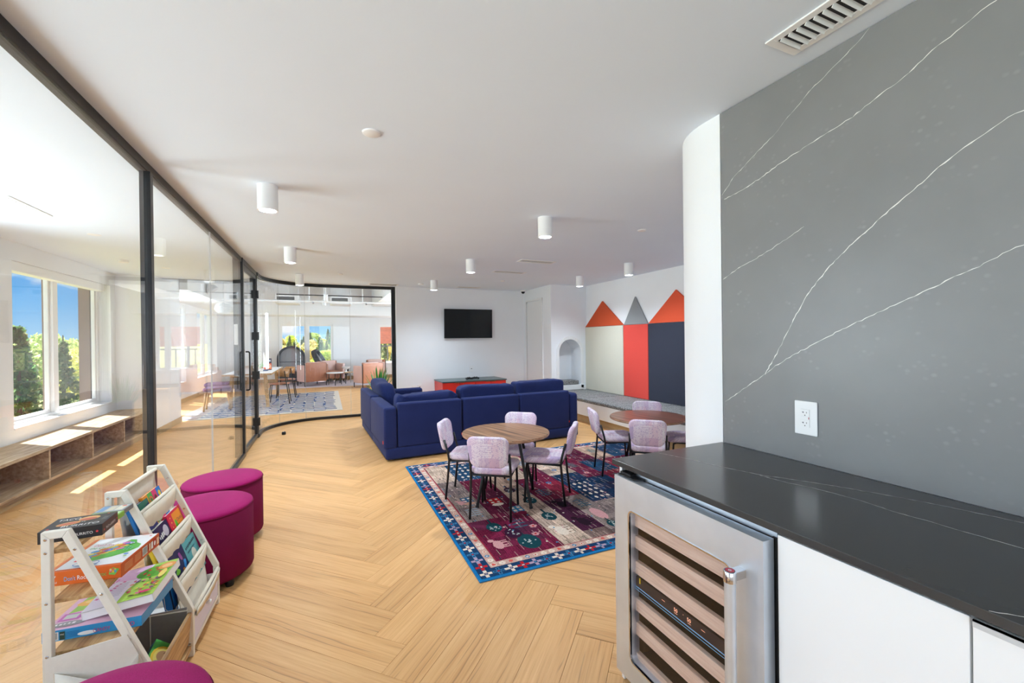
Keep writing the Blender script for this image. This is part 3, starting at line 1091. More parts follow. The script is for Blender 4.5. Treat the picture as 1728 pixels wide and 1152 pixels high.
def vein(path, w, place, name, parent, jit=0.004):
    rr = random.Random(len(path) * 7 + int(w * 1e5))
    pts = []
    for i in range(len(path) - 1):
        a, b = Vector(path[i]), Vector(path[i + 1])
        k = max(2, int((b - a).length / 0.012))
        for j in range(k):
            q = a.lerp(b, j / k)
            pts.append(q + Vector((rr.uniform(-jit, jit), rr.uniform(-jit, jit))) * (0 if j == 0 and i == 0 else .5))
    pts.append(Vector(path[-1]))
    mb = MB()
    vs = []
    for i, q in enumerate(pts):
        d = (pts[min(i + 1, len(pts) - 1)] - pts[max(i - 1, 0)]).normalized()
        n_ = Vector((-d.y, d.x))
        h = w * rr.choice((.25, .5, .7, 1.0, 1.0, 1.5)) / 2
        vs += [place(q + n_ * h), place(q - n_ * h)]
    mb.add(vs, [(2 * i, 2 * i + 1, 2 * i + 3, 2 * i + 2) for i in range(len(pts) - 1)])
    return mb.build(name, MAT['vein'], parent)
for k, vpts in enumerate(VEINS):
    vein(vpts, (.0016, .0026, .0026, .0019, .0023)[k], lambda q: (SX - .0006, q.x, q.y), 'vein', bs)

ct = thing('countertop', 'dark polished stone countertop over the wine cooler and white cabinet', 'countertop')
MB().box(1.067, SX - .001, -1.75, 1.42, .875, .895).build('slab', MAT['stone_top'], ct, bevel=0.0015)
CV = [[(1.293, 1.418), (1.336, 1.286), (1.369, 1.14), (1.408, 1.021), (1.453, 0.95), (1.503, 0.866), (1.56, 0.746), (1.596, 0.658), (1.622, 0.576), (1.641, 0.497), (1.67, 0.40)],
      [(1.403, 1.017), (1.413, 0.924), (1.437, 0.86), (1.45, 0.747), (1.439, 0.639), (1.446, 0.583), (1.446, 0.514), (1.451, 0.411), (1.47, .2)],
      [(1.069, .345), (1.11, .30), (1.2, .22)]]
for k, vpts in enumerate(CV):
    vein(vpts, .0018, lambda q: (q.x, q.y, .8956), 'vein', ct, .003)

cb = thing('base_cabinet', 'white flat-front base cabinet under the stone countertop', 'cabinet')
MB().box(1.096, 1.69, -1.75, .735, .06, .873).build('body', MAT['white_paint'], cb)
MB().box(1.12, 1.69, -1.75, .735, 0, .06).build('plinth', MAT['white_paint'], cb)
MB().box(1.096, 1.69, 1.392, 1.408, 0, .873).build('end_panel', MAT['white_paint'], cb, bevel=0.001)
for a, b in ((.372, .732), (-.23, .368), (-.834, -.234)):
    d_ = MB().box(1.075, 1.095, a, b, .07, .868).build('door', MAT['white_paint'], cb, bevel=0.0015)
    if b < .7:
        MB().box(1.066, 1.076, a + .2, b - .003, .866, .870).box(1.066, 1.069, a + .2, b - .003, .856, .870).build('edge_pull', MAT['grey_plastic'], d_)

wc = thing('wine_cooler', 'stainless steel wine cooler with slatted shelves behind glass under the counter', 'wine cooler', (1.04, .747, 0))
W_, T_ = .621, .042           # local: x into the cabinet, y along the door (0..W_), z up
ZB, ZT = .085, .850
OY0, OY1, OZ0, OZ1 = .098, .535, .170, .737
# body shell, open towards the door
b_ = MB()
b_.box(.056, .60, .004, .020, .06, .845).box(.056, .60, W_ + .0, W_ + .016, .06, .845).box(.056, .60, .02, W_, .82, .845).box(.056, .60, .02, W_, .06, .10).box(.57, .60, .02, W_, .10, .82)
b_.build('body', MAT['cooler_dark'], wc)
MB().box(.06, .56, .03, W_ - .02, 0.0, .06).build('plinth', MAT['black_plastic'], wc)
# door frame with a rounded opening
outer = [(0, ZB), (W_, ZB), (W_, ZT), (0, ZT)]
inner = rrect(OY0, OY1, OZ0, OZ1, .022, 5)
def ring_frame(mb, outer, inner, x0, x1):
    bm = bmesh.new()
    vo = [bm.verts.new((x0, a, b)) for a, b in outer]
    vi = [bm.verts.new((x0, a, b)) for a, b in inner]
    eo = [bm.edges.new((vo[i], vo[(i + 1) % len(vo)])) for i in range(len(vo))]
    ei = [bm.edges.new((vi[i], vi[(i + 1) % len(vi)])) for i in range(len(vi))]
    bmesh.ops.triangle_fill(bm, use_beauty=True, edges=eo + ei)
    r_ = bmesh.ops.extrude_face_region(bm, geom=list(bm.faces))
    for v_ in [g_ for g_ in r_['geom'] if isinstance(g_, bmesh.types.BMVert)]:
        v_.co.x = x1
    bmesh.ops.recalc_face_normals(bm, faces=bm.faces)
    bm.verts.index_update()
    mb.add([v_.co.copy() for v_ in bm.verts], [tuple(v_.index for v_ in f_.verts) for f_ in bm.faces])
    bm.free()
d_ = MB()
ring_frame(d_, outer, inner, 0, T_)
door = d_.build('door', MAT['steel'], wc)
rim = MB()
ring_frame(rim, rrect(OY0 - .005, OY1 + .005, OZ0 - .005, OZ1 + .005, .027, 5), inner, -.003, .006)
rim.build('window_rim', MAT['chrome'], door)
MB().prism(rrect(OY0 - .002, OY1 + .002, OZ0 - .002, OZ1 + .002, .02, 4), 'yz', .014, .018).build('pane', MAT['cooler_glass'], door)
g_ = MB()
ring_frame(g_, [(.006, ZB + .01), (W_ - .006, ZB + .01), (W_ - .006, ZT - .006), (.006, ZT - .006)], rrect(OY0 - .02, OY1 + .02, OZ0 - .02, OZ1 + .02, .02, 3), T_, T_ + .014)
g_.build('gasket', MAT['rubber'], door)
MB().box(.048, .056, -.006, .010, .10, .85).box(.056, .062, -.006, .01, .1, .85).build('side_gasket', MAT['rubber'], wc)
# hinge cover at the top of the door
MB().prism([(.012, .52), (.05, .50), (.05, .60), (.012, .615)], 'xy', ZT, ZT + .006).box(.02, .05, .55, .612, ZT, ZT + .014).build('hinge_cover', MAT['black_plastic'], door, bevel=0.002)
MB().box(.056, .066, .0, W_ - .05, .846, .862).build('top_trim', MAT['steel'], wc)
# handle
h_ = MB().tube([(-.048, .062, .735), (-.048, .062, .20)], .0145, 20)
hd = h_.build('handle', MAT['steel'], door, smooth='auto')
for z in (.742, .193):
    q = MB()
    q.lathe([(.0, -.016), (.0165, -.016), (.0165, .012), (.015, .014), (0, .014)], (-.048, .062, z), 24)
    q.box(-.048, .0, .050, .074, z - .012, z + .010)
    q.build('handle_end', MAT['chrome'], hd, smooth='auto')
pb = Print((-.048, .062, .7563), (1, 0, 0), (0, 1, 0), 0.0002)
pb.ell(0, 0, .0135, .0135, S(60, 60, 62), 24).ell(0, 0, .0118, .0118, S(196, 30, 62), 24).ell(0, 0, .0045, .0045, S(226, 226, 226)).ell(0, 0, .0018, .0018, S(150, 20, 40), 10)
pb.build('badge', hd)
# shelves
for z0, z1 in ((.672, .722), (.589, .637), (.493, .541), (.352, .400), (.260, .308), (.145, .193)):
    sh = MB().box(.028, .046, .085, .545, z0, z1).build('shelf_front', MAT['cooler_shelf'], wc, bevel=0.002)
    MB().box(.062, .50, .085, .545, z0 + .01, z0 + .016).build('shelf_rack', MAT['black_metal'], sh)
# control strip between the zones
cs = MB().box(.030, .30, .085, .545, .440, .484).build('control_strip', MAT['cooler_dark'], wc)
MB().box(.0293, .030, .09, .54, .4435, .4455).box(.0293, .0298, .09, .54, .434, .4352).build('light_line', MAT['blue_led'], cs)
pt = Print((.0293, 0, 0), (0, -1, 0), (0, 0, 1), 0.0004)
pt.text('50', -.345, .462, .017, (1, 1, 1, 1)).text('50', -.288, .462, .017, (1, 1, 1, 1)).ell(-.303, .472, .0012, .0012, (1, 1, 1, 1), 8)
pt.rect(-.40, -.385, .468, .4695, (1, 1, 1, 1)).rect(-.23, -.215, .468, .4695, (1, 1, 1, 1)).rect(-.342, -.328, .457, .4582, (1, 1, 1, 1)).rect(-.284, -.27, .457, .4582, (1, 1, 1, 1))
pt.build('display_digits', cs, MAT['amber_led'])['kind'] = 'stuff'
MB().box(.024, .027, .507, .511, .468, .488).build('yellow_tab', MAT['yellow_tab'], wc)

# receptacle on the stone
def slots(pr, x, y):
    pr.rect(x - .009, x - .006, y, y + .006, S(70, 66, 70)).rect(x - .012, x - .006, y + .0025, y + .0042, S(70, 66, 70))
    pr.rect(x + .004, x + .0062, y, y + .006, S(110, 96, 96)).ell(x - .001, y - .008, .0022, .0022, S(80, 66, 60), 10)
ot = thing('wall_outlet', 'white double receptacle with a small red button on the dark stone wall', 'outlet', (SX - .001, 1.037, 1.07))
MB().box(-.006, 0, -.042, .042, -.065, .065).build('cover_plate', MAT['white_plastic'], ot, bevel=0.003)
MB().box(-.0075, -.005, -.0165, .0165, -.034, .034).build('receptacle', MAT['white_plastic'], ot, bevel=0.001)
po = Print((-.0076, 0, 0), (0, -1, 0), (0, 0, 1), .0002)
slots(po, 0, .019); slots(po, 0, -.021)
po.rect(-.0155, .0155, .0335, .0342, S(190, 190, 190)).rect(.0155, .0162, -.034, .0342, S(170, 170, 170)).rect(-.0155, .0155, .0065, .0071, S(215, 215, 215)).rect(.0125, .0152, -.003, .005, S(170, 40, 60)).rect(-.0155, .0155, -.0075, -.0071, S(215, 215, 215))
po.build('receptacle_slots', ot)
# ---------------------------------------------------------------- built-in bench and accent wall
bn = thing('built_in_bench', 'long white built-in bench along the colourful panel wall', 'bench')
MB().box(3.90, 4.715, 1.86, 7.035, .124, .345).build('base', MAT['white_paint'], bn, bevel=0.004)
MB().box(3.95, 4.70, 1.86, 7.03, 0, .124).build('toe_kick', MAT['toe_tan'], bn)
MB().box(3.942, 3.95, 1.86, 7.03, 0, .03).build('toe_trim', MAT['toe_tan'], bn)
for k, (a, b, lab) in enumerate(((5.93, 7.035, 'grey tweed bench cushion below the cream panel'), (4.72, 5.925, 'grey tweed bench cushion below the red panel'), (3.3, 4.715, 'grey tweed bench cushion behind the far round table'))):
    c_ = rbox('bench_cushion', MAT['grey_tweed'], None, 3.885, 4.70, a, b, .345, .405, .022)
    tag(c_, lab, 'cushion', 'grey tweed cushions on the bench')
for nm, a, b, mt, lab in (('wall_panel', 5.885, 7.035, 'cream_panel', 'tall cream upholstered wall panel above the bench'), ('wall_panel', 5.275, 5.875, 'coral_panel', 'tall coral red upholstered wall panel above the bench'), ('wall_panel', 4.10, 5.265, 'navy_panel', 'tall dark navy upholstered wall panel above the bench')):
    o_ = MB().box(4.685, 4.719, a, b, .408, 1.618).build(nm, MAT[mt], bevel=0.006)
    tag(o_, lab, 'wall panel', 'upholstered wall panels')
for a, b, c_, zt, mt, lab in ((5.885, 7.045, 6.484, 2.088, 'rust_panel', 'rust orange triangle panel above the cream panel'), (5.28, 5.87, 5.577, 2.082, 'grey_panel', 'narrow grey triangle panel above the red panel'), (4.10, 5.268, 4.686, 2.096, 'orange_panel', 'bright orange triangle panel above the navy panel')):
    o_ = MB().prism([(a, 1.622), (b, 1.622), (c_, zt)], 'yz', 4.690, 4.719).build('triangle_panel', MAT[mt], bevel=0.004)
    tag(o_, lab, 'wall panel', 'triangle panels like roofs')
nc = rbox('niche_cushion', MAT['grey_tweed'], None, AX0 + .015, AX1 - .015, FYN + .03, FYN + .32, AZ0, AZ0 + .085, .02)
tag(nc, 'small grey tweed cushion inside the arched niche', 'cushion')

# ---------------------------------------------------------------- patterned area rug (pile colours per tuft cell)
RX0, RX1, RY0, RY1 = .79, 3.84, 2.285, 4.735
def make_rug():
    nx, ny = 560, 448
    cw, ch = (RX1 - RX0) / nx, (RY1 - RY0) / ny
    img = np.zeros((ny, nx, 3))
    X = (np.arange(nx) + .5) * cw
    Y = (np.arange(ny) + .5) * ch
    XX, YY = np.meshgrid(X, Y)
    Wd, Hd = RX1 - RX0, RY1 - RY0
    c = lambda r, g, b: np.array(S(r, g, b)[:3])
    g = np.random.default_rng(3)
    # field patches, columns along y
    pal = dict(ma=c(112, 28, 58), wi=c(92, 26, 52), re=c(134, 34, 56), te=c(30, 66, 96), na=c(24, 50, 80), cr=c(198, 172, 152), ta=c(182, 152, 132), gr=c(136, 120, 114), pl=c(66, 26, 50), br=c(120, 98, 92))
    xs = [.17, .385, .66, .885, 1.08, 1.27, 1.58, 1.80, 2.06, 2.30, 2.55, 2.89]
    rows = {
        0: [('ma', .6), ('gr', .62), ('gr', .35), ('cr', 9)],
        1: [('ma', .68), ('wi', .5), ('ma', .35), ('te', 9)],
        2: [('cr', .62), ('cr', .45), ('ta', .5), ('te', 9)],
        3: [('br', .12), ('pl', .62), ('ma', .6), ('cr', 9)],
        4: [('gr', .75), ('re', .4), ('ma', .5), ('ta', 9)],
        5: [('gr', .55), ('na', .75), ('cr', .5), ('ma', 9)],
        6: [('ta', .5), ('na', .6), ('ma', .6), ('re', 9)],
        7: [('cr', .6), ('re', .6), ('te', .4), ('wi', 9)],
        8: [('ma', .5), ('gr', .5), ('re', .6), ('ta', 9)],
        9: [('te', .6), ('cr', .5), ('wi', .5), ('te', 9)],
        10: [('gr', .6), ('ma', .6), ('cr', .5), ('na', 9)]}
    for k in range(11):
        y0 = .17
        sel = (XX >= xs[k]) & (XX < xs[k + 1] + .001)
        for nm, h in rows[k]:
            y1 = y0 + h
            m = sel & (YY >= y0) & (YY < y1)
            img[m] = pal[nm]
            y0 = y1
    # abrash: streaks along y plus mottling
    st = g.normal(0, 1, (1, nx))
    st2 = np.repeat(g.normal(0, 1, (ny // 14, nx)), 14, axis=0)
    mott = np.kron(g.normal(0, 1, (ny // 14, nx // 16)), np.ones((14, 16)))
    f = 1 + .08 * st + .16 * st2 + .16 * mott + .20 * g.normal(0, 1, (ny, nx))
    img = img * np.clip(f, .45, 1.6)[:, :, None]
    mx_ = np.clip(np.kron(g.normal(0, 1, (ny // 28, nx // 28)), np.ones((28, 28))) * .5, 0, 1)[:, :, None]
    img = img * (1 - mx_ * .5) + c(70, 44, 66) * mx_ * .5
    lt = (st2 > 1.6)
    img[lt] = img[lt] * .5 + c(214, 190, 176) * .45
    dk = (st2 < -1.8)
    img[dk] *= .55
    def blob(x, y, rx, ry, col, a=1.0):
        m = ((XX - x) / rx) ** 2 + ((YY - y) / ry) ** 2 < 1
        img[m] = img[m] * (1 - a) + col * a
    def rect(x0, x1, y0, y1, col):
        m = (XX > x0) & (XX < x1) & (YY > y0) & (YY < y1)
        img[m] = col
    dkt, ivory, skyb, redc, rose = c(22, 66, 74), c(232, 214, 196), c(64, 128, 168), c(190, 36, 40), c(206, 150, 150)
    def tree(x, y, s_, col=dkt):
        blob(x, y, .062 * s_, .085 * s_, col)
        rect(x - .008, x + .008, y + .07 * s_, y + .16 * s_, col * .8)
        for _ in range(12):
            a, q = g.uniform(0, 6.28), g.uniform(0, .75)
            blob(x + .062 * s_ * q * math.cos(a), y + .085 * s_ * q * math.sin(a), .006, .006, c(190, 196, 190))
    def flower(x, y, col, r=.012, ctr=None):
        for a in range(5):
            blob(x + r * 1.5 * math.cos(a * 1.257), y + r * 1.5 * math.sin(a * 1.257), r, r, col)
        blob(x, y, r * .8, r * .8, ctr if ctr is not None else redc)
    def sprig(x, y, col, n=4):
        rect(x - .004, x + .004, y - .09, y + .09, col)
        for i in range(n):
            yy = y - .08 + .16 * i / n
            blob(x + .03, yy + .01, .026, .008, col); blob(x - .03, yy + .01, .026, .008, col)
    def animal(x, y, col, s_=1.0):
        blob(x, y, .035 * s_, .06 * s_, col)
        blob(x - .03 * s_, y + .07 * s_, .022 * s_, .022 * s_, col)
        for dx, dy in ((.0, -.045), (.0, -.015), (.0, .02), (.0, .045)):
            rect(x + .02 * s_, x + .07 * s_, y + dy * s_ - .006, y + dy * s_ + .006, col)
    def house(x, y, wcol, rcol):
        rect(x - .05, x + .05, y - .06, y + .06, wcol)
        for a in (-.025, .025):
            for b in (-.03, .025):
                rect(x + a - .013, x + a + .013, y + b - .015, y + b + .015, ivory if wcol is not ivory else c(120, 40, 60))
        blob(x, y - .085, .05, .03, rcol)
    tree(.47, .32, 1.25); tree(.33, .62, .9); tree(.42, .48, .95, c(54, 22, 48))
    animal(.26, .36, rose); flower(.56, .40, rose); flower(.60, .52, rose); sprig(.52, .62, c(40, 92, 110), 3)
    animal(.75, .36, ivory, 1.2); tree(.79, .62, .9); house(.62, .86, skyb, c(120, 30, 60)); tree(.80, .98, .9)
    sprig(.28, .96, c(150, 168, 176)); house(.31, 1.22, c(52, 92, 122), c(196, 150, 128)); animal(.24, 1.17, rose, .7)
    house(.52, 1.10, redc, ivory); tree(.74, 1.28, .8, c(54, 30, 48))
    animal(.98, .42, c(40, 20, 34), 1.2); animal(1.0, .78, c(28, 16, 28), 1.1); sprig(.99, 1.1, c(64, 110, 128))
    blob(1.17, .5, .05, .11, rose); sprig(1.17, .75, c(60, 96, 116)); tree(1.16, .3, .7)
    for i in range(5):
        for j in range(3):
            blob(1.36 + j * .06, .80 + i * .09, .013, .024, ivory)
            blob(.46 + j * .06, 1.82 + i * .10, .013, .024, ivory)
    for (x, y) in ((.86, 1.55), (.76, 1.75), (1.16, 1.30), (1.40, 1.62), (1.66, 1.4), (1.7, .36), (1.9, .5), (2.2, .6), (2.4, 1.6), (2.7, .8)):
        flower(x, y, [ivory, rose, skyb][int(x * 10) % 3])
    for (x, y) in ((1.5, 1.85), (1.95, 1.75), (2.15, 1.3), (1.66, .7), (2.6, 1.9), (1.35, 2.1), (.98, 1.9)):
        animal(x, y, [ivory, rose, c(40, 26, 40)][int(y * 10) % 3])
    for (x, y) in ((1.2, 2.0), (1.7, 2.05), (1.92, 1.2), (2.2, 2.1), (2.45, .9), (2.7, 1.5), (1.66, 1.7)):
        sprig(x, y, [skyb, c(64, 110, 110), ivory][int(x * 10) % 3])
    for _ in range(420):
        x, y = g.uniform(.18, Wd - .18), g.uniform(.18, Hd - .18)
        blob(x, y, .007, .009, [ivory, skyb, c(30, 60, 70), rose][g.integers(4)])
    # borders
    D = np.minimum(np.minimum(XX, Wd - XX), np.minimum(YY, Hd - YY))
    nb = .86 + .28 * g.random((ny, nx))
    m = D < .17
    img[m] = (c(204, 164, 150) * nb[..., None])[m]
    m = (D > .163) & (D < .172)
    img[m] = c(150, 40, 60)
    m = D < .108
    img[m] = (c(28, 62, 100) * nb[..., None])[m]
    def along(off, step, fn):
        i = 0
        for L_, horiz, pos in ((Wd, 1, off), (Wd, 1, Hd - off), (Hd, 0, off), (Hd, 0, Wd - off)):
            n_ = int(round((L_ - 2 * off) / step))
            for k in range(n_ + 1):
                t_ = off + (L_ - 2 * off) * k / n_
                fn(*((t_, pos) if horiz else (pos, t_)), i)
                i += 1
    def cross(x, y, i):
        k = i % 6
        col, ctr = [(ivory, rose), (skyb, redc), (ivory, c(160, 140, 160)), (redc, ivory), (c(176, 156, 178), skyb), (skyb, redc)][k]
        s_ = .0145
        for dx, dy in ((-1, 0), (1, 0), (0, -1), (0, 1)):
            px, py = x + dx * s_ * 1.75, y + dy * s_ * 1.75
            hx, hy = (1.05, .72) if dx else (.72, 1.05)
            rect(px - s_ * hx, px + s_ * hx, py - s_ * hy, py + s_ * hy, col)
            if k in (1, 5):
                rect(px - s_ * hx * .45, px + s_ * hx * .45, py - s_ * hy * .45, py + s_ * hy * .45, c(24, 54, 92))
        rect(x - s_ * .55, x + s_ * .55, y - s_ * .55, y + s_ * .55, ctr)
    along(.060, .082, cross)
    def dot(x, y, i):
        k = i % 6
        if k in (0, 1, 3):
            flower(x, y, ivory, .009, c(214, 180, 170))
        elif k == 2:
            blob(x, y, .014, .014, c(220, 96, 84))
        elif k == 4:
            blob(x, y, .015, .015, skyb); blob(x, y, .007, .007, ivory)
        else:
            blob(x, y, .013, .013, ivory); blob(x, y, .006, .006, redc)
    along(.137, .058, dot)
    m = D < .018
    img[m] = (c(20, 116, 176) * nb[..., None])[m]
    # mesh
    gx = np.linspace(RX0, RX1, nx + 1)
    gy = np.linspace(RY0, RY1, ny + 1)
    GX_, GY_ = np.meshgrid(gx, gy)
    hgt = .0085 + .0008 * g.random(GX_.shape)
    vs = np.stack([GX_, GY_, hgt], -1).reshape(-1, 3)
    ii, jj = np.meshgrid(np.arange(nx), np.arange(ny))
    a = (jj * (nx + 1) + ii).reshape(-1)
    quads = np.stack([a, a + 1, a + nx + 2, a + nx + 1], -1)
    me = bpy.data.meshes.new('pile')
    me.vertices.add(len(vs)); me.vertices.foreach_set('co', vs.reshape(-1))
    me.loops.add(quads.size); me.loops.foreach_set('vertex_index', quads.reshape(-1))
    me.polygons.add(len(quads))
    me.polygons.foreach_set('loop_start', np.arange(len(quads)) * 4)
    me.update(); me.validate()
    at = me.color_attributes.new('col', 'FLOAT_COLOR', 'CORNER')
    cc = np.ones((len(quads), 4, 4))
    cc[:, :, :3] = np.clip(img.reshape(-1, 1, 3), 0, 1)
    at.data.foreach_set('color', cc.reshape(-1))
    me.materials.append(MAT['rug'])
    return me
rug = thing('area_rug', 'patchwork rug of farm animals and trees with a blue cross-flower border', 'rug')
link(bpy.data.objects.new('pile', make_rug()), rug)
plain('rug_edge', S(22, 118, 178), 0.9, var=0.1, vscale=120)
e_ = MB()
e_.tube([(RX0, RY0, .0045), (RX1, RY0, .0045), (RX1, RY1, .0045), (RX0, RY1, .0045)], .0045, 8, closed=True)
e_.build('binding', MAT['rug_edge'], rug)
MB().box(RX0, RX1, RY0, RY1, .0005, .006).build('backing', MAT['rug_edge'], rug)

# ---------------------------------------------------------------- round tables and children's chairs
def make_table(label, loc, rz, topmat):
    t = thing('round_table', label, 'table', loc, rz, 'round tables on the rug')
    MB().lathe([(0, .556), (.372, .556), (.378, .559), (.38, .564), (.38, .573), (.378, .576)], n=64).build('table_edge', MAT['table_edge'], t, smooth='auto')
    MB().lathe([(.378, .576), (.376, .580), (0, .580)], n=64).build('table_top', MAT[topmat], t, smooth='auto')
    for k in range(4):
        a = PI / 2 * k
        c_, s_ = math.cos(a), math.sin(a)
        lg = MB().tube([(.17 * c_, .17 * s_, .545), (.315 * c_, .315 * s_, .004)], .0125, 14)
        lg.tube([(.17 * c_, .17 * s_, .535), (.03 * c_, .03 * s_, .535)], .009, 8)
        l_ = lg.build('leg', MAT['black_metal'], t, smooth='auto')
        MB().cyl((.315 * c_, .315 * s_, 0), (.314 * c_, .314 * s_, .012), .014, n=14).build('glide', MAT['rubber'], l_)
    MB().box(-.2, .2, -.012, .012, .54, .556).box(-.012, .012, -.2, .2, .54, .556).build('cross_frame', MAT['black_metal'], t)
    return t
make_table('round walnut-topped low table in front of the navy sofa', (1.43, 3.40, .01), math.atan2(-.298, .088), 'walnut')
make_table('round reddish walnut low table nearest the grey bench cushions', (3.01, 3.40, .01), math.atan2(-.298, .05), 'walnut_red')

def make_chair(label):
    t = thing('child_chair', label, 'chair', (0, 0, 0), 0, 'pastel chairs around the round tables')
    # seat
    ol = [(x, y) for x, y in rrect(-.178, .178, .02, .375, .07, 5)]
    def sw(p):
        return (p.x * (1 - .10 * max(0, (.2 - p.y)) / .2), p.y, p.z - .012 * max(0, (p.y - .28) / .1) ** 2)
    MB().pad(ol, .052, .022, Matrix.Translation((0, 0, .343)), sw).build('seat', MAT['chair_weave'], t, True)
    # backrest: outline in x / z, curved round the sitter
    ob = []
    for x, z in rrect(-.165, .165, 0, .245, .062, 6):
        k = 1 - .14 * (1 - z / .245) ** 1.5
        ob.append((x * k, z))
    def bw(p):
        x, z, d = p.x, p.y, p.z
        return (x, -.030 - d + .9 * x * x - .20 * z + .022, .412 + z)
    MB().pad(ob, .042, .018, None, bw).build('backrest', MAT['chair_weave'], t, True)
    for sx in (-1, 1):
        MB().tube([(sx * .160, 0, .004), (sx * .158, .022, .2), (sx * .157, .034, .34), (sx * .157, .024, .40), (sx * .157, -.008, .515)], .0098, 12).build('leg', MAT['black_metal'], t, True)
        MB().tube([(sx * .152, .345, .004), (sx * .148, .325, .325), (sx * .148, .300, .338), (sx * .155, .034, .336)], .0098, 12).build('leg', MAT['black_metal'], t, True)
    MB().tube([(-.150, .30, .336), (.150, .30, .336)], .008, 10).tube([(-.156, .034, .336), (.156, .034, .336)], .008, 10).build('seat_frame', MAT['black_metal'], t, True)
    for sx in (-1, 1):
        MB().box(min(sx * .156, sx * .14), max(sx * .156, sx * .14), .0, .012, .45, .48).build('back_bracket', MAT['black_metal'], t)
    return t
chairs = [
    ((1.13, 3.015), (.575, .82), 'pastel child chair with its back to the viewer at the near round table'),
    ((1.02, 3.73), (.86, -.51), 'pastel child chair on the left side of the near round table'),
    ((1.89, 3.137), (-.78, .62), 'pastel child chair on the right side of the near round table'),
    ((1.735, 3.77), (-.63, -.78), 'pastel child chair behind the near round table, just below the sofa back'),
    ((2.57, 3.65), (.93, -.36), 'pastel child chair on the left side of the reddish far table'),
    ((2.64, 2.985), (.68, .735), 'pastel child chair with its back to the viewer at the reddish far table'),
    ((3.32, 3.76), (-.64, -.77), 'pastel child chair between the reddish far table and the grey bench'),
    ((3.50, 3.12), (-.8, .6), 'pastel child chair half hidden by the white wall end at the far table')]
ch0 = make_chair(chairs[0][2])
for i, (xy, d, lab) in enumerate(chairs):
    c_ = ch0 if i == 0 else copy_tree(ch0)
    c_['label'] = lab
    c_.location = (xy[0], xy[1], .01)
    c_.rotation_euler = (0, 0, math.atan2(-d[0], d[1]))

# ---------------------------------------------------------------- navy sectional sofa
sf = thing('sectional_sofa', 'navy blue L-shaped sectional sofa with loose back cushions seen from behind', 'sofa', (.60, 5.02, 0), R(2.4))
NV = MAT['navy_weave']
rbox('base', NV, sf, .02, 2.69, .0, 1.08, .015, .155, .03, taper=.07)
rbox('base', NV, sf, .02, .98, 1.05, 2.25, .015, .155, .03, taper=.07)
rbox('arm', NV, sf, .0, .15, .0, 1.10, .14, .625, .03)
rbox('arm', NV, sf, 2.545, 2.69, .0, 1.06, .14, .625, .045)
rbox('arm', NV, sf, .16, .99, 2.10, 2.25, .14, .60, .045)
for a, b, top in ((.158, .945, .745), (.962, 1.745, .80), (1.762, 2.54, .815)):
    bp = rbox('back_panel', NV, sf, a, b, .0, .13, .15, .665, .024)
    rbox('seat_cushion', NV, sf, a, b, .30, 1.07, .15, .42, .05)
    sag = .014 if top < .76 else .004
    def wr_(p, a=a, sag=sag):
        k = sag * math.sin(p.x * 31 + p.z * 25 + a * 5) + sag * .7 * math.sin(p.x * 57 - p.z * 18)
        up_ = 1 if p.z > 0 else .2
        return (p.x, p.y + k * .8, p.z + up_ * (k * .7 + .006 * math.sin(p.x * 7 + a * 3)))
    MB().puff(((a + b) / 2, .225, top - .21), (b - a - .01, .22, .42), .2, 64, 24, None, wr_).build('back_cushion', NV, sf, True)
    MB().box(b - .012, b - .006, -.004, .004, .22, .245).build('tag', MAT['red_tag'], sf)
rbox('back_panel', NV, sf, .0, .13, 1.11, 2.24, .14, .645, .026)
rbox('seat_cushion', NV, sf, .30, .98, 1.08, 2.09, .15, .42, .05)
def wr2(p):
    return (p.x - .10 * (p.z / .2) * .5, p.y, p.z + .02 * math.sin(p.y * 9))
MB().puff((.26, 1.56, .60), (.24, 1.0, .42), .45, 40, 18, None, wr2).build('back_cushion', NV, sf, True)
MB().box(-.006, .004, .05, .075, .20, .235).build('tag', MAT['red_tag'], sf)
MB().box(2.688, 2.698, .05, .075, .22, .25).build('tag', MAT['red_tag'], sf)
for x in (.12, 2.6):
    for y in (.12, .95):
        MB().cyl((x, y, 0), (x, y, .03), .025, n=12).build('foot', MAT['black_plastic'], sf)
MB().cyl((.25, 2.1, 0), (.25, 2.1, .03), .025, n=12).cyl((.85, 2.1, 0), (.85, 2.1, .03), .025, n=12).build('foot', MAT['black_plastic'], sf)

# ---------------------------------------------------------------- television, credenza and small wall things
tv = thing('television', 'black flat television hanging on the white back wall', 'television', (2.658, 8.24, 1.73), 0)
TM = Matrix.Rotation(R(1.5), 4, 'X')
MB().box(-.505, .505, -.07, -.035, -.292, .292, TM).build('housing', MAT['black_plastic'], tv, bevel=0.004)
MB().box(-.497, .497, -.0715, -.0695, -.28, .284, TM).build('screen', MAT['screen'], tv)
MB().box(-.2, .2, -.04, 0, -.15, .15).build('wall_mount', MAT['black_metal'], tv)
MB().box(-.02, .02, -.073, -.05, -.302, -.288, TM).build('logo_tab', MAT['grey_plastic'], tv)

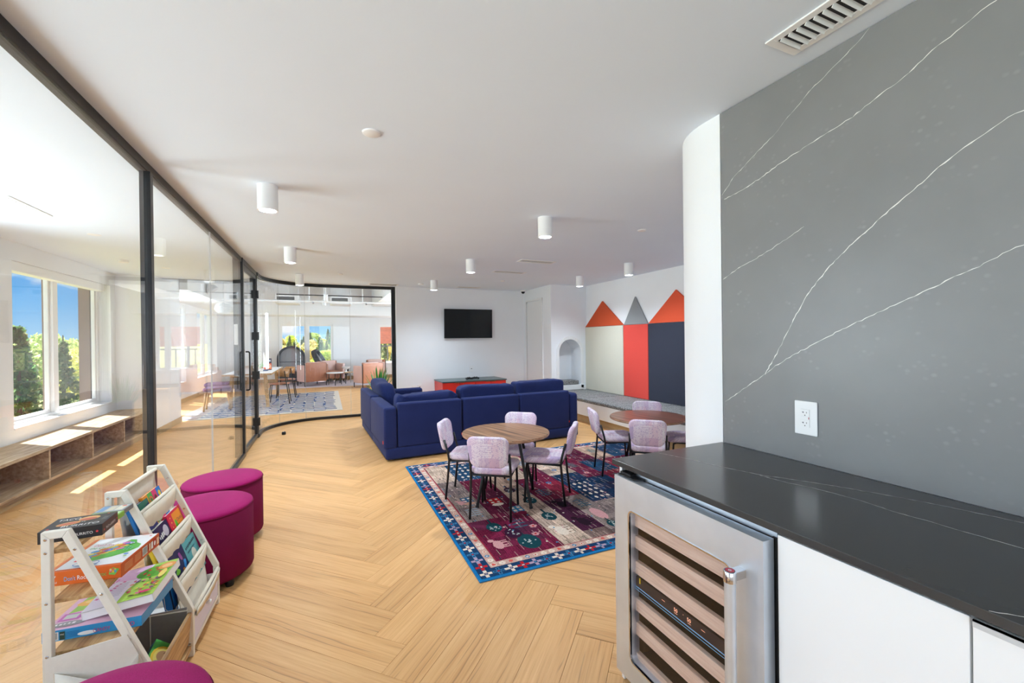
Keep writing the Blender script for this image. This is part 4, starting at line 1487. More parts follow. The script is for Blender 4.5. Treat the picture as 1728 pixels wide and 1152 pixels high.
cd = thing('credenza', 'low red credenza with a dark top below the television', 'cabinet', (1.95, 7.57, 0))
CW = 1.26
MB().box(0, CW, .02, .64, .06, .615).build('body', MAT['red_lacquer'], cd, bevel=0.002)
MB().box(.03, CW - .03, .06, .62, 0, .06).build('plinth', MAT['black_plastic'], cd)
MB().box(-.008, CW + .008, -.008, .65, .615, .637).build('top', MAT['slate_green'], cd, bevel=0.002)
for k in range(4):
    a = .008 + k * (CW - .016) / 4
    b = a + (CW - .016) / 4 - .006
    d_ = MB().box(a, b, .0, .02, .07, .61).build('door', MAT['red_lacquer'], cd, bevel=0.002)
    hx = b - .05 if k % 2 == 0 else a + .05
    MB().box(hx - .045, hx + .045, -.010, .0, .603, .608).build('edge_pull', MAT['brass'], d_)
def controller(label, loc, rz):
    c_ = thing('game_controller', label, 'game controller', loc, rz, 'game controllers on the red credenza')
    MB().puff((0, 0, .025), (.11, .06, .035), .6, 20, 10).build('shell', MAT['black_plastic'], c_, True)
    for s_ in (-1, 1):
        MB().tube([(s_ * .035, 0, .025), (s_ * .062, -.035, .020), (s_ * .07, -.065, .018)], [.02, .018, .011], 10).build('grip', MAT['black_plastic'], c_, True)
        MB().cyl((s_ * .02, -.01, .035), (s_ * .02, -.01, .052), .007, n=10).build('thumb_stick', MAT['rubber'], c_)
controller('left of the two black game controllers on the red credenza', (2.50, 7.78, .638), .4)
controller('right of the two black game controllers on the red credenza', (2.66, 7.80, .638), -.5)

def wall_plate(name, label, loc, rz, w=.08, h=.12, slot=True, group=None):
    o_ = thing(name, label, 'outlet', loc, rz, group)
    MB().box(-w / 2, w / 2, -.008, 0, -h / 2, h / 2).build('cover_plate', MAT['white_plastic'], o_, bevel=0.002)
    MB().box(-.017, .017, -.0095, -.007, -.033, .033).build('insert', MAT['white_frame'], o_)
    if slot:
        MB().box(-.012, .012, -.0105, -.009, -.006, .006).build('port', MAT['dark_slot'], o_)
    return o_
wall_plate('wall_outlet', 'white wall plate with a dark port above the red credenza', (2.72, 8.239, .815), 0, .085, .125)
wall_plate('wall_outlet', 'left of two white wall plates low beside the red credenza', (1.555, 8.239, .50), 0, .085, .10, False)
wall_plate('wall_outlet', 'right of two white wall plates low beside the red credenza', (1.665, 8.239, .50), 0, .085, .10)

# agave behind the sofa
pl = thing('potted_agave', 'green agave plant in a pot between the sofa and the glass', 'plant', (.88, 7.95, 0))
MB().lathe([(0, 0), (.11, 0), (.15, .36), (.155, .38), (.135, .38), (.13, .34), (0, .34)], n=24).build('pot', MAT['pot_white'], pl, smooth='auto')
rl = random.Random(4)
for k in range(26):
    a = 2.4 * k
    lean = .10 + .75 * (k / 26.0)
    L_ = .62 - .1 * (k / 26.0) + rl.uniform(-.05, .05)
    ca, sa = math.cos(a), math.sin(a)
    vs, fs = [], []
    n_ = 8
    for i in range(n_ + 1):
        s_ = i / n_
        rr = .03 + math.sin(lean) * L_ * s_ * .62
        z = .34 + math.cos(lean * (.8 + .35 * s_)) * L_ * s_
        w = .033 * (1 - s_) ** .6 * (.75 + 1.0 * s_ * (1 - s_))
        for q in (-1, -.5, 0, .5, 1):
            vs.append((ca * rr - sa * w * q, sa * rr + ca * w * q, z + .016 * abs(q) * (1 - s_)))
    for i in range(n_):
        for j in range(4):
            fs.append((i * 5 + j, i * 5 + j + 1, i * 5 + j + 6, i * 5 + j + 5))
    m_ = MB(); m_.add(vs, fs)
    lf = m_.build('leaf', MAT['leaf'], pl, True)
    sm = lf.modifiers.new('thick', 'SOLIDIFY'); sm.thickness = .004

# ---------------------------------------------------------------- ottomans
def ottoman(label, loc, rad, h=.44):
    o_ = thing('round_ottoman', label, 'ottoman', loc, 0, 'magenta round ottomans')
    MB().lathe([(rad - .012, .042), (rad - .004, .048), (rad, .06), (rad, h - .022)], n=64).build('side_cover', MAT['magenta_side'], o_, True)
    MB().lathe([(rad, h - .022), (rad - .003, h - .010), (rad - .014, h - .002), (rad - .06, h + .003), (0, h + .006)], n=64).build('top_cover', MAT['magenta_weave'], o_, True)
    MB().lathe([(0, .03), (rad - .03, .03), (rad - .012, .042)], n=40).build('base_disc', MAT['black_plastic'], o_)
    tp = MB().tube([(math.cos(a) * (rad + .001), math.sin(a) * (rad + .001), h - .022) for a in [2 * PI * i / 64 for i in range(64)]], .0022, 6, closed=True)
    tp.build('seam', MAT['magenta_side'], o_, True)
    for k in range(4):
        a = PI / 4 + PI / 2 * k
        MB().lathe([(0, 0), (.02, 0), (.024, .02), (.02, .034), (0, .034)], (math.cos(a) * (rad - .04), math.sin(a) * (rad - .04), 0), 14).build('foot', MAT['black_plastic'], o_, smooth='auto')
    return o_
ottoman('magenta round ottoman next to the white book rack', (-.665, 3.02, 0), .245)
ottoman('farther magenta round ottoman against the glass partition', (-.672, 3.56, 0), .240)
ottoman('magenta round ottoman cut off by the bottom edge of the picture', (-.545, 1.36, 0), .255)
ds = thing('door_stop', 'small dark rubber door stop on the floor near the glass door', 'door stop', (-.594, 7.246, 0))
MB().lathe([(0, 0), (.026, 0), (.028, .012), (.028, .034), (.022, .042), (0, .043)], n=20).build('bumper', MAT['rubber'], ds, smooth='auto')
MB().lathe([(0, .043), (.012, .043), (.011, .047), (0, .048)], n=12).build('screw_cap', MAT['chrome'], ds)
# ---------------------------------------------------------------- ceiling fixtures
def downlight(label, x, y):
    t = thing('ceiling_light', label, 'ceiling light', (x, y, CZ), 0, 'white cylinder ceiling lights')
    MB().lathe([(.052, -.166), (.0615, -.166), (.0615, 0), (.05, 0)], n=40, cap=False).build('shade', MAT['white_plastic'], t, smooth='auto')
    MB().lathe([(.052, -.166), (.050, -.158), (.036, -.09), (0, -.088)], n=32, cap=False).build('reflector', MAT['lamp_lens'], t, smooth='auto')
    l = bpy.data.lights.new('downlight', 'SPOT')
    l.energy = 86
    l.spot_size = R(150)
    l.spot_blend = 1.0
    l.shadow_soft_size = .035
    l.color = (.76, .89, 1.0)
    o_ = bpy.data.objects.new('bulb', l)
    o_.location = (0, 0, -.145)
    link(o_, t)
    return t
for x, y, lab in ((-.34, 3.23, 'white cylinder ceiling light nearest the glass partition and the viewer'), (-.345, 5.25, 'white cylinder ceiling light, second along the glass partition'), (-.35, 7.25, 'white cylinder ceiling light overlapping the curved black rail'),
                  (1.74, 3.21, 'white cylinder ceiling light above the near round table'), (1.735, 5.23, 'white cylinder ceiling light above the sofa back'), (1.73, 7.23, 'white cylinder ceiling light just left of the television'),
                  (3.87, 4.72, 'white cylinder ceiling light in front of the navy panel'), (3.885, 5.98, 'white cylinder ceiling light in front of the cream panel')):
    downlight(lab, x, y)

def disc(name, label, cat, x, y, r, h, z=CZ):
    t = thing(name, label, cat, (x, y, z))
    MB().lathe([(0, -h), (r * .86, -h), (r * .95, -h * .7), (r * .95, -.002)], n=32).build('cap', MAT['white_plastic'], t, smooth='auto')
    MB().lathe([(r * .95, -.003), (r, -.003), (r, 0), (r * .8, 0)], n=32, cap=False).build('ring', MAT['white_frame'], t)
    return t
disc('sprinkler_cover', 'round white sprinkler cover in the middle of the near ceiling', 'sprinkler cover', .224, 2.221, .045, .008)
disc('sprinkler_cover', 'round white sprinkler cover above the far round table', 'sprinkler cover', 2.809, 3.228, .04, .010)
disc('sprinkler_cover', 'small round sprinkler cover between the slot vents and the television', 'sprinkler cover', 2.871, 6.887, .04, .010)
disc('sprinkler_cover', 'small round sprinkler cover in front of the curved glass', 'sprinkler cover', .219, 6.99, .04, .010)
disc('smoke_detector', 'small white detector on the ceiling left of the television', 'detector', 1.60, 7.70, .05, .02)
disc('ceiling_spot', 'flush round ceiling light over the window nook', 'ceiling light', -1.99, 5.26, .05, .004)
disc('ceiling_spot', 'flush round ceiling light farther along the window nook', 'ceiling light', -1.99, 7.22, .05, .004)
disc('smoke_detector', 'round white smoke detector on the nook ceiling', 'detector', -2.27, 6.71, .055, .03)

def vent(label, x0, x1, y0, y1, n, along='x', fr=.03, group=None):
    t = thing('ceiling_vent', label, 'vent', ((x0 + x1) / 2, (y0 + y1) / 2, CZ), 0, group)
    a, b = (x1 - x0) / 2, (y1 - y0) / 2
    f = MB()
    f.box(-a, a, -b, -b + fr, -.006, 0).box(-a, a, b - fr, b, -.006, 0).box(-a, -a + fr, -b + fr, b - fr, -.006, 0).box(a - fr, a, -b + fr, b - fr, -.006, 0)
    f.build('frame', MAT['white_plastic'], t, bevel=0.002)
    MB().box(-a + fr, a - fr, -b + fr, b - fr, -.0015, 0).build('backing', MAT['dark_slot'], t)
    for i in range(n):
        if along == 'x':
            y = -b + fr + (2 * b - 2 * fr) * (i + .5) / n
            MB().obox((0, y, -.006), (2 * a - 2 * fr, .0025, .016), (R(35), 0, 0)).build('louver', MAT['white_plastic'], t)
        else:
            x = -a + fr + (2 * a - 2 * fr) * (i + .5) / n
            MB().obox((x, 0, -.006), (.0025, 2 * b - 2 * fr, .016), (0, R(35), 0)).build('louver', MAT['white_plastic'], t)
    return t
vent('white louvred ceiling vent beside the dark stone wall', 1.445, 1.605, .60, 1.012, 13, 'x', .028)
vent('slot ceiling vent, nearer of two above the sofa', 2.34, 2.86, 4.96, 5.12, 22, 'y', .03, 'slot vents in the ceiling')
vent('slot ceiling vent, farther of two above the sofa', 2.34, 2.86, 5.89, 6.04, 22, 'y', .03, 'slot vents in the ceiling')
vent('slot ceiling vent just above the television', 2.36, 2.83, 7.88, 8.02, 20, 'y', .03, 'slot vents in the ceiling')
vent('slot ceiling vent in front of the end of the glass', .72, 1.25, 7.93, 8.11, 22, 'y', .03, 'slot vents in the ceiling')
vent('white ceiling vent over the window nook', -2.35, -2.0, 4.1, 4.62, 12, 'x', .03)

sc = thing('security_camera', 'white dome security camera in the ceiling corner near the closet', 'security camera', (3.83, 8.07, CZ))
MB().lathe([(.0, -.03), (.045, -.03), (.058, -.02), (.06, 0), (0, 0)], n=28).build('base', MAT['white_plastic'], sc, smooth='auto')
MB().lathe([(.0, -.072), (.018, -.069), (.033, -.056), (.04, -.038), (.04, -.03)], n=24).build('dome', MAT['screen'], sc, True)

# ---------------------------------------------------------------- cubby bench in the window nook
cbn = thing('cubby_bench', 'long oak bench with open cubbies below the nook window', 'bench', (-2.835, 0, 0))
BX = .425
b0, b1 = 0.5, 8.085
MB().box(0, BX, b0, b1, .397, .425).build('top_board', MAT['bench_oak'], cbn, bevel=0.002)
MB().box(0, BX, b0, b1, .10, .125).build('bottom_board', MAT['bench_oak'], cbn, bevel=0.002)
MB().box(0, .015, b0, b1, .125, .397).build('back_board', MAT['bench_oak'], cbn)
MB().box(.02, BX - .07, b0, b1, 0, .10).build('plinth', MAT['toe_tan'], cbn)
yy = 7.895
while yy > b0:
    MB().box(.015, BX, yy - .014, yy + .014, .125, .397).build('divider', MAT['bench_oak'], cbn, bevel=0.001)
    yy -= .815
MB().box(.015, BX, b1 - .03, b1, .125, .397).build('end_board', MAT['bench_oak'], cbn)
# ---------------------------------------------------------------- white toy and book rack
RZ = R(-2.13)
bk = thing('book_rack', 'white slanted book rack with canvas slings and pine shelves beside the glass', 'book rack', (-.552, 2.30, 0), RZ)
BM = Matrix.Translation((-.552, 2.30, 0)) @ Matrix.Rotation(RZ, 4, 'Z')
CWd = MAT['cream_wood']
path = [(-.288, 0), (-.288, .756), (-.238, .756), (-.012, .206), (-.012, 0)]
_q = MB().lathe([(0, -.002), (.003, -.002), (.0048, -.0008), (.0048, 0)], n=12, M=Matrix.Rotation(-PI / 2, 4, 'X')).build('screw_cap', MAT['chrome'])
SCREW = _q.data
bpy.data.objects.remove(_q)
for y in (-.40, 0.0, .405):
    m_ = MB()
    ribbon_prism(m_, path, .024, 'xz', y - .011, y + .011)
    f_ = m_.build('end_frame', CWd, bk, bevel=0.002)
    for (x, z) in ((-.288, .70), (-.214, .70), (-.146, .532), (-.288, .532), (-.072, .356), (-.288, .356), (-.012, .19), (-.288, .744), (-.012, .06)):
        sc_ = link(bpy.data.objects.new('screw_cap', SCREW), f_)
        sc_.location = (x, y - .011, z)
# pine shelves of the near bay
for z, xf in ((.70, -.222), (.532, -.152), (.356, -.078)):
    MB().box(-.286, xf, -.389, -.011, z - .014, z).build('shelf', MAT['shelf_pine'], bk, bevel=0.002)
# lower bin of the near bay
bi = MB().box(-.27, -.03, -.389, -.011, .04, .052).build('bin_floor', MAT['shelf_pine'], bk)
MB().prism([(-.032, .06), (-.018, .058), (-.004, .198), (-.018, .20)], 'xz', -.389, -.011).build('bin_front', MAT['shelf_pine'], bk, bevel=0.002)
MB().box(-.026, -.008, -.389, -.011, .03, .052).build('bin_rail', MAT['shelf_pine'], bk, bevel=0.002)
MB().box(-.276, -.022, -.017, -.012, .052, .225).build('bin_lining', MAT['grey_canvas'], bk)
MB().box(-.276, -.27, -.389, -.012, .052, .345).build('bin_lining', MAT['white_canvas'], bk)
MB().tube([(-.276, -.015, .226), (-.02, -.015, .212)], .004, 8).tube([(-.15, -.019, .06), (-.15, -.019, .222)], .002, 6).build('hem', MAT['white_canvas'], bk)
# dowels and slings of the far bay
D = [(-.262, .752), (-.190, .655), (-.125, .490), (-.060, .330), (-.002, .193)]
for x, z in D:
    MB().tube([(x, .011, z), (x, .394, z)], .0085, 12).build('dowel', MAT['cream_canvas'], bk, True)
MB().tube([(-.282, .011, .742), (-.282, .394, .742)], .008, 10).build('dowel', MAT['cream_canvas'], bk, True)
for i in range(4):
    (x0, z0), (x1, z1) = D[i], D[i + 1]
    zb = z1 - (.13 if i < 3 else .07)
    prof = [(x0 - .004, z0), (x0 - .004, z0 - .05), (x0 + .004, (z0 + zb) / 2), (x0 + .016, zb + .02), (x0 + .032, zb), (x1 - .012, zb + .012), (x1 + .002, zb + .05), (x1 + .009, z1 - .03), (x1 + .008, z1)]
    ny = 14
    vs, fs = [], []
    for j in range(ny + 1):
        y = .014 + (.391 - .014) * j / ny
        for k, (x, z) in enumerate(prof):
            wv_ = .004 * math.sin(j * 1.9 + i) * math.sin(PI * k / (len(prof) - 1)) + .006 * math.sin(PI * j / ny) * (1 if k > 4 else 0)
            vs.append((x + wv_, y, z - .006 * math.sin(PI * j / ny) * (1 if 0 < k < len(prof) - 1 else 0)))
    n_ = len(prof)
    for j in range(ny):
        for k in range(n_ - 1):
            fs.append((j * n_ + k, j * n_ + k + 1, (j + 1) * n_ + k + 1, (j + 1) * n_ + k))
    m_ = MB(); m_.add(vs, fs)
    o_ = m_.build('sling', MAT['cream_canvas'], bk, True)
    q = o_.modifiers.new('thick', 'SOLIDIFY'); q.thickness = .002
# drawer under the slings
dw = MB()
dw.box(-.27, -.262, .012, .393, .05, .17).box(-.27, -.02, .012, .02, .05, .17).box(-.27, -.02, .385, .393, .05, .17).box(-.27, -.02, .02, .385, .05, .058)
dwo = dw.build('drawer', MAT['white_paint'], bk)
MB().box(-.018, -.004, .013, .392, .052, .178).build('drawer_front', MAT['lilac_board'], dwo, bevel=0.002)
MB().lathe([(0, -.02), (.008, -.02), (.011, -.016), (.011, -.010), (.006, -.006), (.006, 0)], n=16, M=Matrix.Translation((-.004, .20, .122)) @ Matrix.Rotation(-PI / 2, 4, 'Y')).build('drawer_knob', MAT['white_plastic'], dwo, True)
MB().box(-.022, -.002, .012, .393, .03, .05).build('drawer_rail', CWd, bk, bevel=0.002)
# canvas pocket on the near end
m_ = MB()
m_.prism([(-.292, .0), (-.292, .352), (-.078, .376), (-.062, .34), (-.008, .2), (-.008, .0)], 'xz', -.4145, -.412)
m_.build('end_canvas', MAT['white_canvas'], bk)
vs = []
N = 12
topz = [(-.268, .30), (-.22, .285), (-.16, .262), (-.12, .255), (-.09, .225), (-.075, .262), (-.055, .29), (-.044, .30)]
m_ = MB()
pv = []
for i, (x, z) in enumerate(topz):
    s_ = math.sin(PI * i / (len(topz) - 1))
    for k in range(6):
        q = k / 5
        pv.append((x, -.415 - s_ * .03 * (1 - q) ** .8 - .002, z * (1 - q)))
fs = []
for i in range(len(topz) - 1):
    for k in range(5):
        fs.append((i * 6 + k, i * 6 + k + 1, (i + 1) * 6 + k + 1, (i + 1) * 6 + k))
m_.add(pv, fs)
o_ = m_.build('end_pocket', MAT['white_canvas'], bk, True)
q = o_.modifiers.new('thick', 'SOLIDIFY'); q.thickness = .002
MB().tube([(-.268, -.4165, .0), (-.268, -.4165, .30)], .0015, 6).tube([(-.044, -.4165, 0), (-.044, -.4165, .30)], .0015, 6).build('stitching', MAT['cream_canvas'], bk)

# ---------------------------------------------------------------- boxed games and books
def placed(name, label, cat, M, group=None):
    o_ = thing(name, label, cat, (0, 0, 0), 0, group)
    o_.matrix_world = BM @ M
    return o_
def flat(x, y, z, rz=0, ry=0, rx=0):
    return Matrix.Translation((x, y, z)) @ Matrix.Rotation(rz, 4, 'Z') @ Matrix.Rotation(ry, 4, 'Y') @ Matrix.Rotation(rx, 4, 'X')
WHT, BLK = (.9, .9, .9, 1), S(24, 24, 28)
gg = 'boxed games on the pine shelves'

# black card game box (top shelf)
plain('black_card', S(40, 40, 44), .35, var=.03)
b_ = placed('game_box', 'black game box with white lettering on the top pine shelf', 'game box', flat(-.268, -.258, .7005, R(2)), gg)
w, d, h = .172, .125, .042
MB().box(-w / 2, w / 2, -d / 2, d / 2, 0, h).build('box', MAT['black_card'], b_, bevel=.0015)
p_ = Print((-w / 2, -d / 2, h), (1, 0, 0), (0, 1, 0))
p_.text('TACO', .014, .088, .026, WHT, .062, R(0)).ell(.105, .085, .03, .022, S(226, 172, 108)).ell(.105, .078, .024, .012, S(196, 90, 70)).ell(.06, .05, .032, .018, S(222, 160, 96), rot=.2).ell(.06, .05, .026, .008, S(206, 96, 84), rot=.2).text('VS', .093, .05, .012, WHT)
p_.text('BURRITO', .05, .014, .024, WHT, .105).star(.15, .112, .006, S(226, 60, 70)).star(.02, .014, .006, S(226, 60, 70))
for k in range(4):
    p_.rect(.150, .166, .05 + k * .008, .0525 + k * .008, S(150, 150, 150))
p_.build('cover_print', b_)
p_ = Print((-w / 2, -d / 2, 0), (1, 0, 0), (0, 0, 1))
p_.star(.032, .012, .0055, S(226, 60, 70)).text('TACO', .042, .013, .013, WHT, .038).text('vs', .084, .013, .008, WHT).text('BURRITO', .096, .013, .013, WHT, .05).star(.158, .019, .0055, S(226, 60, 70))
p_.build('front_print', b_)
p_ = Print((w / 2, -d / 2, 0), (0, 1, 0), (0, 0, 1))
p_.star(.014, .016, .005, S(226, 60, 70)).text('TACO vs BURRITO', .026, .013, .013, WHT, .075).star(.113, .02, .005, S(226, 60, 70))
p_.build('side_print', b_)
# thin green and grey boxes
plain('green_card', S(140, 190, 70), .4, var=.03)
plain('grey_card', S(120, 122, 124), .4, var=.03)
b_ = placed('game_box', 'thin green game box behind the black box', 'game box', flat(-.245, -.155, .7005, R(-3)), gg)
MB().box(-.052, .052, -.036, .036, 0, .020).build('box', MAT['green_card'], b_, bevel=.001)
p_ = Print((-.052, -.036, .02), (1, 0, 0), (0, 1, 0))
p_.rect(.006, .098, .006, .066, S(200, 224, 180)).ell(.06, .034, .026, .016, S(226, 110, 110)).ell(.03, .045, .016, .012, S(226, 190, 170)).ell(.085, .05, .008, .008, S(240, 240, 240))
p_.build('cover_print', b_)
p_ = Print((-.052, -.036, 0), (1, 0, 0), (0, 0, 1))
p_.rect(0, .104, .001, .006, S(90, 150, 50))
p_.build('front_print', b_)
b_ = placed('game_box', 'thin grey game box at the far end of the top pine shelf', 'game box', flat(-.247, -.072, .7005, R(-3)), gg)
MB().box(-.050, .050, -.040, .040, 0, .018).build('box', MAT['grey_card'], b_, bevel=.001)
p_ = Print((-.05, -.04, .018), (1, 0, 0), (0, 1, 0))
p_.rect(.004, .096, .004, .076, S(176, 178, 180)).rect(.01, .03, .01, .07, S(110, 150, 190)).rect(.036, .06, .014, .066, S(214, 204, 180)).rect(.064, .09, .014, .066, S(226, 220, 200)).ell(.08, .06, .008, .006, S(220, 90, 60))
p_.build('cover_print', b_)
# crocodile game
plain('orange_card', S(228, 106, 36), .4, var=.03)
b_ = placed('game_box', 'white and orange crocodile game box on the middle pine shelf', 'game box', flat(-.228, -.165, .5325, R(-6)), gg)
w, d, h = .218, .262, .05
MB().box(-w / 2, w / 2, -d / 2, d / 2, 0, h).build('box', MAT['orange_card'], b_, bevel=.0015)
p_ = Print((-w / 2, -d / 2, h), (1, 0, 0), (0, 1, 0))
p_.rect(.016, w - .002, .012, d - .004, S(244, 244, 244)).rect(0, .016, .0, d, S(232, 128, 70))
p_.text("Don't Rock", .03, .19, .026, S(220, 120, 150), .085, R(-8)).text('the Croc', .03, .165, .024, S(90, 170, 90), .07, R(-8))
body = [(.05, .052), (.10, .058), (.15, .075), (.19, .10), (.212, .135), (.206, .165), (.18, .185), (.165, .215), (.14, .222), (.128, .20), (.14, .18), (.12, .165), (.10, .14), (.075, .10), (.058, .075)]
p_.poly([(x * .92 + .012, y) for x, y in body], S(104, 190, 78))
cs_ = [S(236, 90, 90), S(244, 206, 70), S(92, 160, 220), S(226, 130, 200), S(240, 150, 60), S(120, 180, 220), S(238, 220, 110)]
for r_ in range(4):
    for c_ in range(6):
        if r_ + c_ < 8:
            p_.ell(.052 + c_ * .018 + r_ * .006, .072 + c_ * .014 + r_ * .020, .014, .009, cs_[(r_ * 3 + c_ * 2) % 7], 12, R(12))
p_.ell(.166, .178, .008, .006, WHT).ell(.167, .178, .003, .003, BLK)
for k in range(8):
    p_.ell(.165 + .012 * (k % 3), .12 + .011 * (k // 3), .0028, .0028, S(110, 190, 214), 8)
for x in (.075, .118):
    p_.ell(x, .032, .018, .013, S(70, 130, 200)).ell(x, .032, .0155, .0108, WHT)
p_.ell(.196, .075, .008, .006, S(60, 130, 210)).ell(.20, .06, .006, .004, S(160, 200, 60)).ell(.206, .225, .004, .004, S(226, 60, 70))
for k in range(3):
    p_.rect(.17, .205, .235 + k * .006, .2365 + k * .006, S(236, 170, 160))
p_.build('cover_print', b_)
p_ = Print((-w / 2, -d / 2, 0), (1, 0, 0), (0, 0, 1))
p_.poly([(.006, .030), (.014, .036), (.028, .036), (.022, .024), (.010, .022)], WHT).text('FoxMind', .004, .010, .009, WHT, .026)
p_.text("Don't", .05, .014, .022, S(120, 190, 236), .034).text('Rock', .088, .014, .022, WHT, .034).text('the', .126, .018, .012, WHT).text('Croc', .143, .016, .021, S(130, 210, 110), .032)
p_.poly([(.182, .018), (.20, .014), (.214, .034), (.196, .042), (.184, .034)], S(120, 200, 90))
for k in range(9):
    p_.ell(.188 + .007 * (k % 3), .026 + .005 * (k // 3), .0036, .0028, cs_[k % 7], 8)
p_.build('front_print', b_)
p_ = Print((w / 2, -d / 2, 0), (0, 1, 0), (0, 0, 1))
p_.rect(0, d, 0, h, S(206, 84, 34))
for k in range(5):
    p_.rect(.02, .07, .012 + k * .006, .0142 + k * .006, S(236, 170, 120)); p_.rect(.085, .125, .012 + k * .006, .0142 + k * .006, S(236, 170, 120))
p_.rect(.135, .17, .010, .042, WHT)
for k in range(10):
    p_.rect(.138 + k * .003, .1392 + k * .003, .013, .040, BLK)
p_.rect(.178, .19, .012, .04, S(240, 200, 170)).rect(.194, .208, .012, .04, WHT).rect(.212, .23, .008, .044, S(196, 30, 40)).ell(.221, .026, .006, .01, WHT).rect(.235, .252, .012, .04, S(244, 210, 180))
p_.build('side_print', b_)
# blue board-game base and its lid
plain('blue_card', S(46, 150, 208), .4, var=.03)
b_ = placed('game_box', 'blue board-game box with a pastel cover on the lowest pine shelf', 'game box', flat(-.198, -.20, .3565, R(-3)), gg)
w, d, h = .282, .26, .038
MB().box(-w / 2, w / 2, -d / 2, d / 2, 0, h).build('box', MAT['blue_card'], b_, bevel=.0015)
p_ = Print((-w / 2, -d / 2, h), (1, 0, 0), (0, 1, 0))
p_.rect(0, w, 0, d, S(236, 190, 216)).poly([(.02, .10), (.16, .14), (.16, .255), (.03, .255)], S(160, 206, 90)).rect(.03, .16, .205, .255, S(150, 206, 236)).ell(.085, .17, .07, .028, S(246, 190, 90), rot=.15).ell(.085, .176, .05, .016, S(250, 214, 130), rot=.15).ell(.09, .215, .036, .02, S(246, 150, 176)).ell(.11, .235, .026, .014, S(250, 180, 196))
p_.rect(.012, .072, .055, .10, S(206, 110, 190)).rect(.022, .062, .064, .092, S(206, 214, 206)).rect(.082, .14, .055, .10, S(246, 214, 90)).rect(.09, .13, .062, .09, S(70, 90, 150)).ell(.055, .03, .05, .016, S(150, 150, 156)).scribble(.02, .024, .06, .014, 5, WHT, 0, 3)
p_.build('cover_print', b_)
p_ = Print((-w / 2, -d / 2, 0), (1, 0, 0), (0, 0, 1))
p_.rect(.006, .046, .004, .032, WHT)
for k in range(12):
    p_.rect(.009 + k * .003, .0102 + k * .003, .008, .030, BLK)
p_.rect(.05, .064, .004, .032, S(16, 60, 54)).text('FSC', .0515, .02, .006, WHT, .011)
for k in range(5):
    p_.rect(.068, .105, .008 + k * .0045, .0098 + k * .0045, S(30, 110, 170))
p_.ell(.125, .014, .026, .007, WHT).text('CANDY', .142, .010, .019, S(206, 40, 110), .05).text('LAND', .212, .010, .021, S(214, 40, 100), .05)
p_.build('front_print', b_)
b_ = placed('white_game_box', 'white game box top printed with a leafy tree, tilted on the blue box', 'game box', flat(-.140, -.175, .415, R(-2), R(-7), R(3)), gg)
w, d, h = .212, .25, .03
l_ = MB()
l_.box(-w / 2, w / 2, -d / 2, d / 2, h - .002, h).box(-w / 2, w / 2, -d / 2, -d / 2 + .002, 0, h).box(-w / 2, w / 2, d / 2 - .002, d / 2, 0, h).box(-w / 2, -w / 2 + .002, -d / 2, d / 2, 0, h).box(w / 2 - .002, w / 2, -d / 2, d / 2, 0, h)
l_.build('lid', MAT['white_plastic'], b_)
p_ = Print((-w / 2, -d / 2, h), (1, 0, 0), (0, 1, 0))
p_.rect(0, w, 0, d, S(236, 232, 244)).poly([(.10, 0), (w, 0), (w, d), (.13, d), (.12, .15), (.10, .08)], S(170, 212, 90)).rect(.0, .12, .19, d, S(206, 214, 244)).poly([(0, .18), (.11, .15), (.13, .2), (.12, .25), (0, .25)], S(232, 190, 226))
p_.ell(.15, .185, .058, .045, S(92, 176, 60)).ell(.13, .17, .03, .024, S(80, 160, 50)).ell(.185, .21, .03, .026, S(240, 160, 80)).ell(.185, .21, .018, .015, S(250, 200, 140))
for (x, y) in ((.12, .18), (.14, .16), (.16, .19), (.15, .21), (.175, .17), (.13, .2)):
    p_.ell(x, y, .006, .006, S(220, 40, 50), 10)
rl = random.Random(9)
for k in range(46):
    p_.ell(rl.uniform(.105, .205), rl.uniform(.02, .13), rl.uniform(.004, .008), rl.uniform(.003, .006), S(*rl.choice([(214, 50, 90), (110, 60, 110), (240, 200, 80), (90, 60, 50), (120, 80, 150), (240, 140, 60), (236, 120, 170)])), 9)
p_.ell(.195, .14, .012, .03, S(250, 226, 120)).ell(.18, .025, .02, .008, S(226, 60, 120))
p_.scribble(.012, .10, .08, .010, 8, S(226, 120, 170), R(62), 4).scribble(.03, .045, .11, .018, 9, S(222, 100, 160), R(62), 5)
for k in range(9):
    p_.rect(.045 + k * .001, .095, .042 + k * .010, .0442 + k * .010, S(150, 150, 170))
p_.build('cover_print', b_)
# boxed puzzle in the bin
plain('teal_card', S(24, 96, 104), .4, var=.05)
b_ = placed('game_box', 'green and yellow puzzle box leaning in the lower bin', 'game box', flat(-.105, -.165, .058, R(4), R(38)), gg)
w, d, h = .11, .19, .035
MB().box(-w / 2, w / 2, -d / 2, d / 2, 0.035, .035 + h).build('box', MAT['teal_card'], b_, bevel=.0015)
p_ = Print((-w / 2, -d / 2, .035 + h), (1, 0, 0), (0, 1, 0))
p_.rect(0, w, 0, d, S(86, 180, 80)).ell(.055, .10, .048, .066, S(246, 206, 60)).ell(.055, .10, .038, .054, S(250, 226, 120)).ell(.055, .105, .028, .034, S(196, 150, 110)).ell(.05, .06, .026, .018, S(160, 150, 150)).ell(.04, .03, .024, .012, S(40, 40, 44)).ell(.07, .125, .02, .012, S(120, 80, 60))
p_.build('cover_print', b_)
p_ = Print((w / 2, -d / 2, .035), (0, 1, 0), (0, 0, 1))
p_.scribble(.05, .012, .07, .012, 7, S(226, 210, 120), 0, 6)
p_.build('side_print', b_)

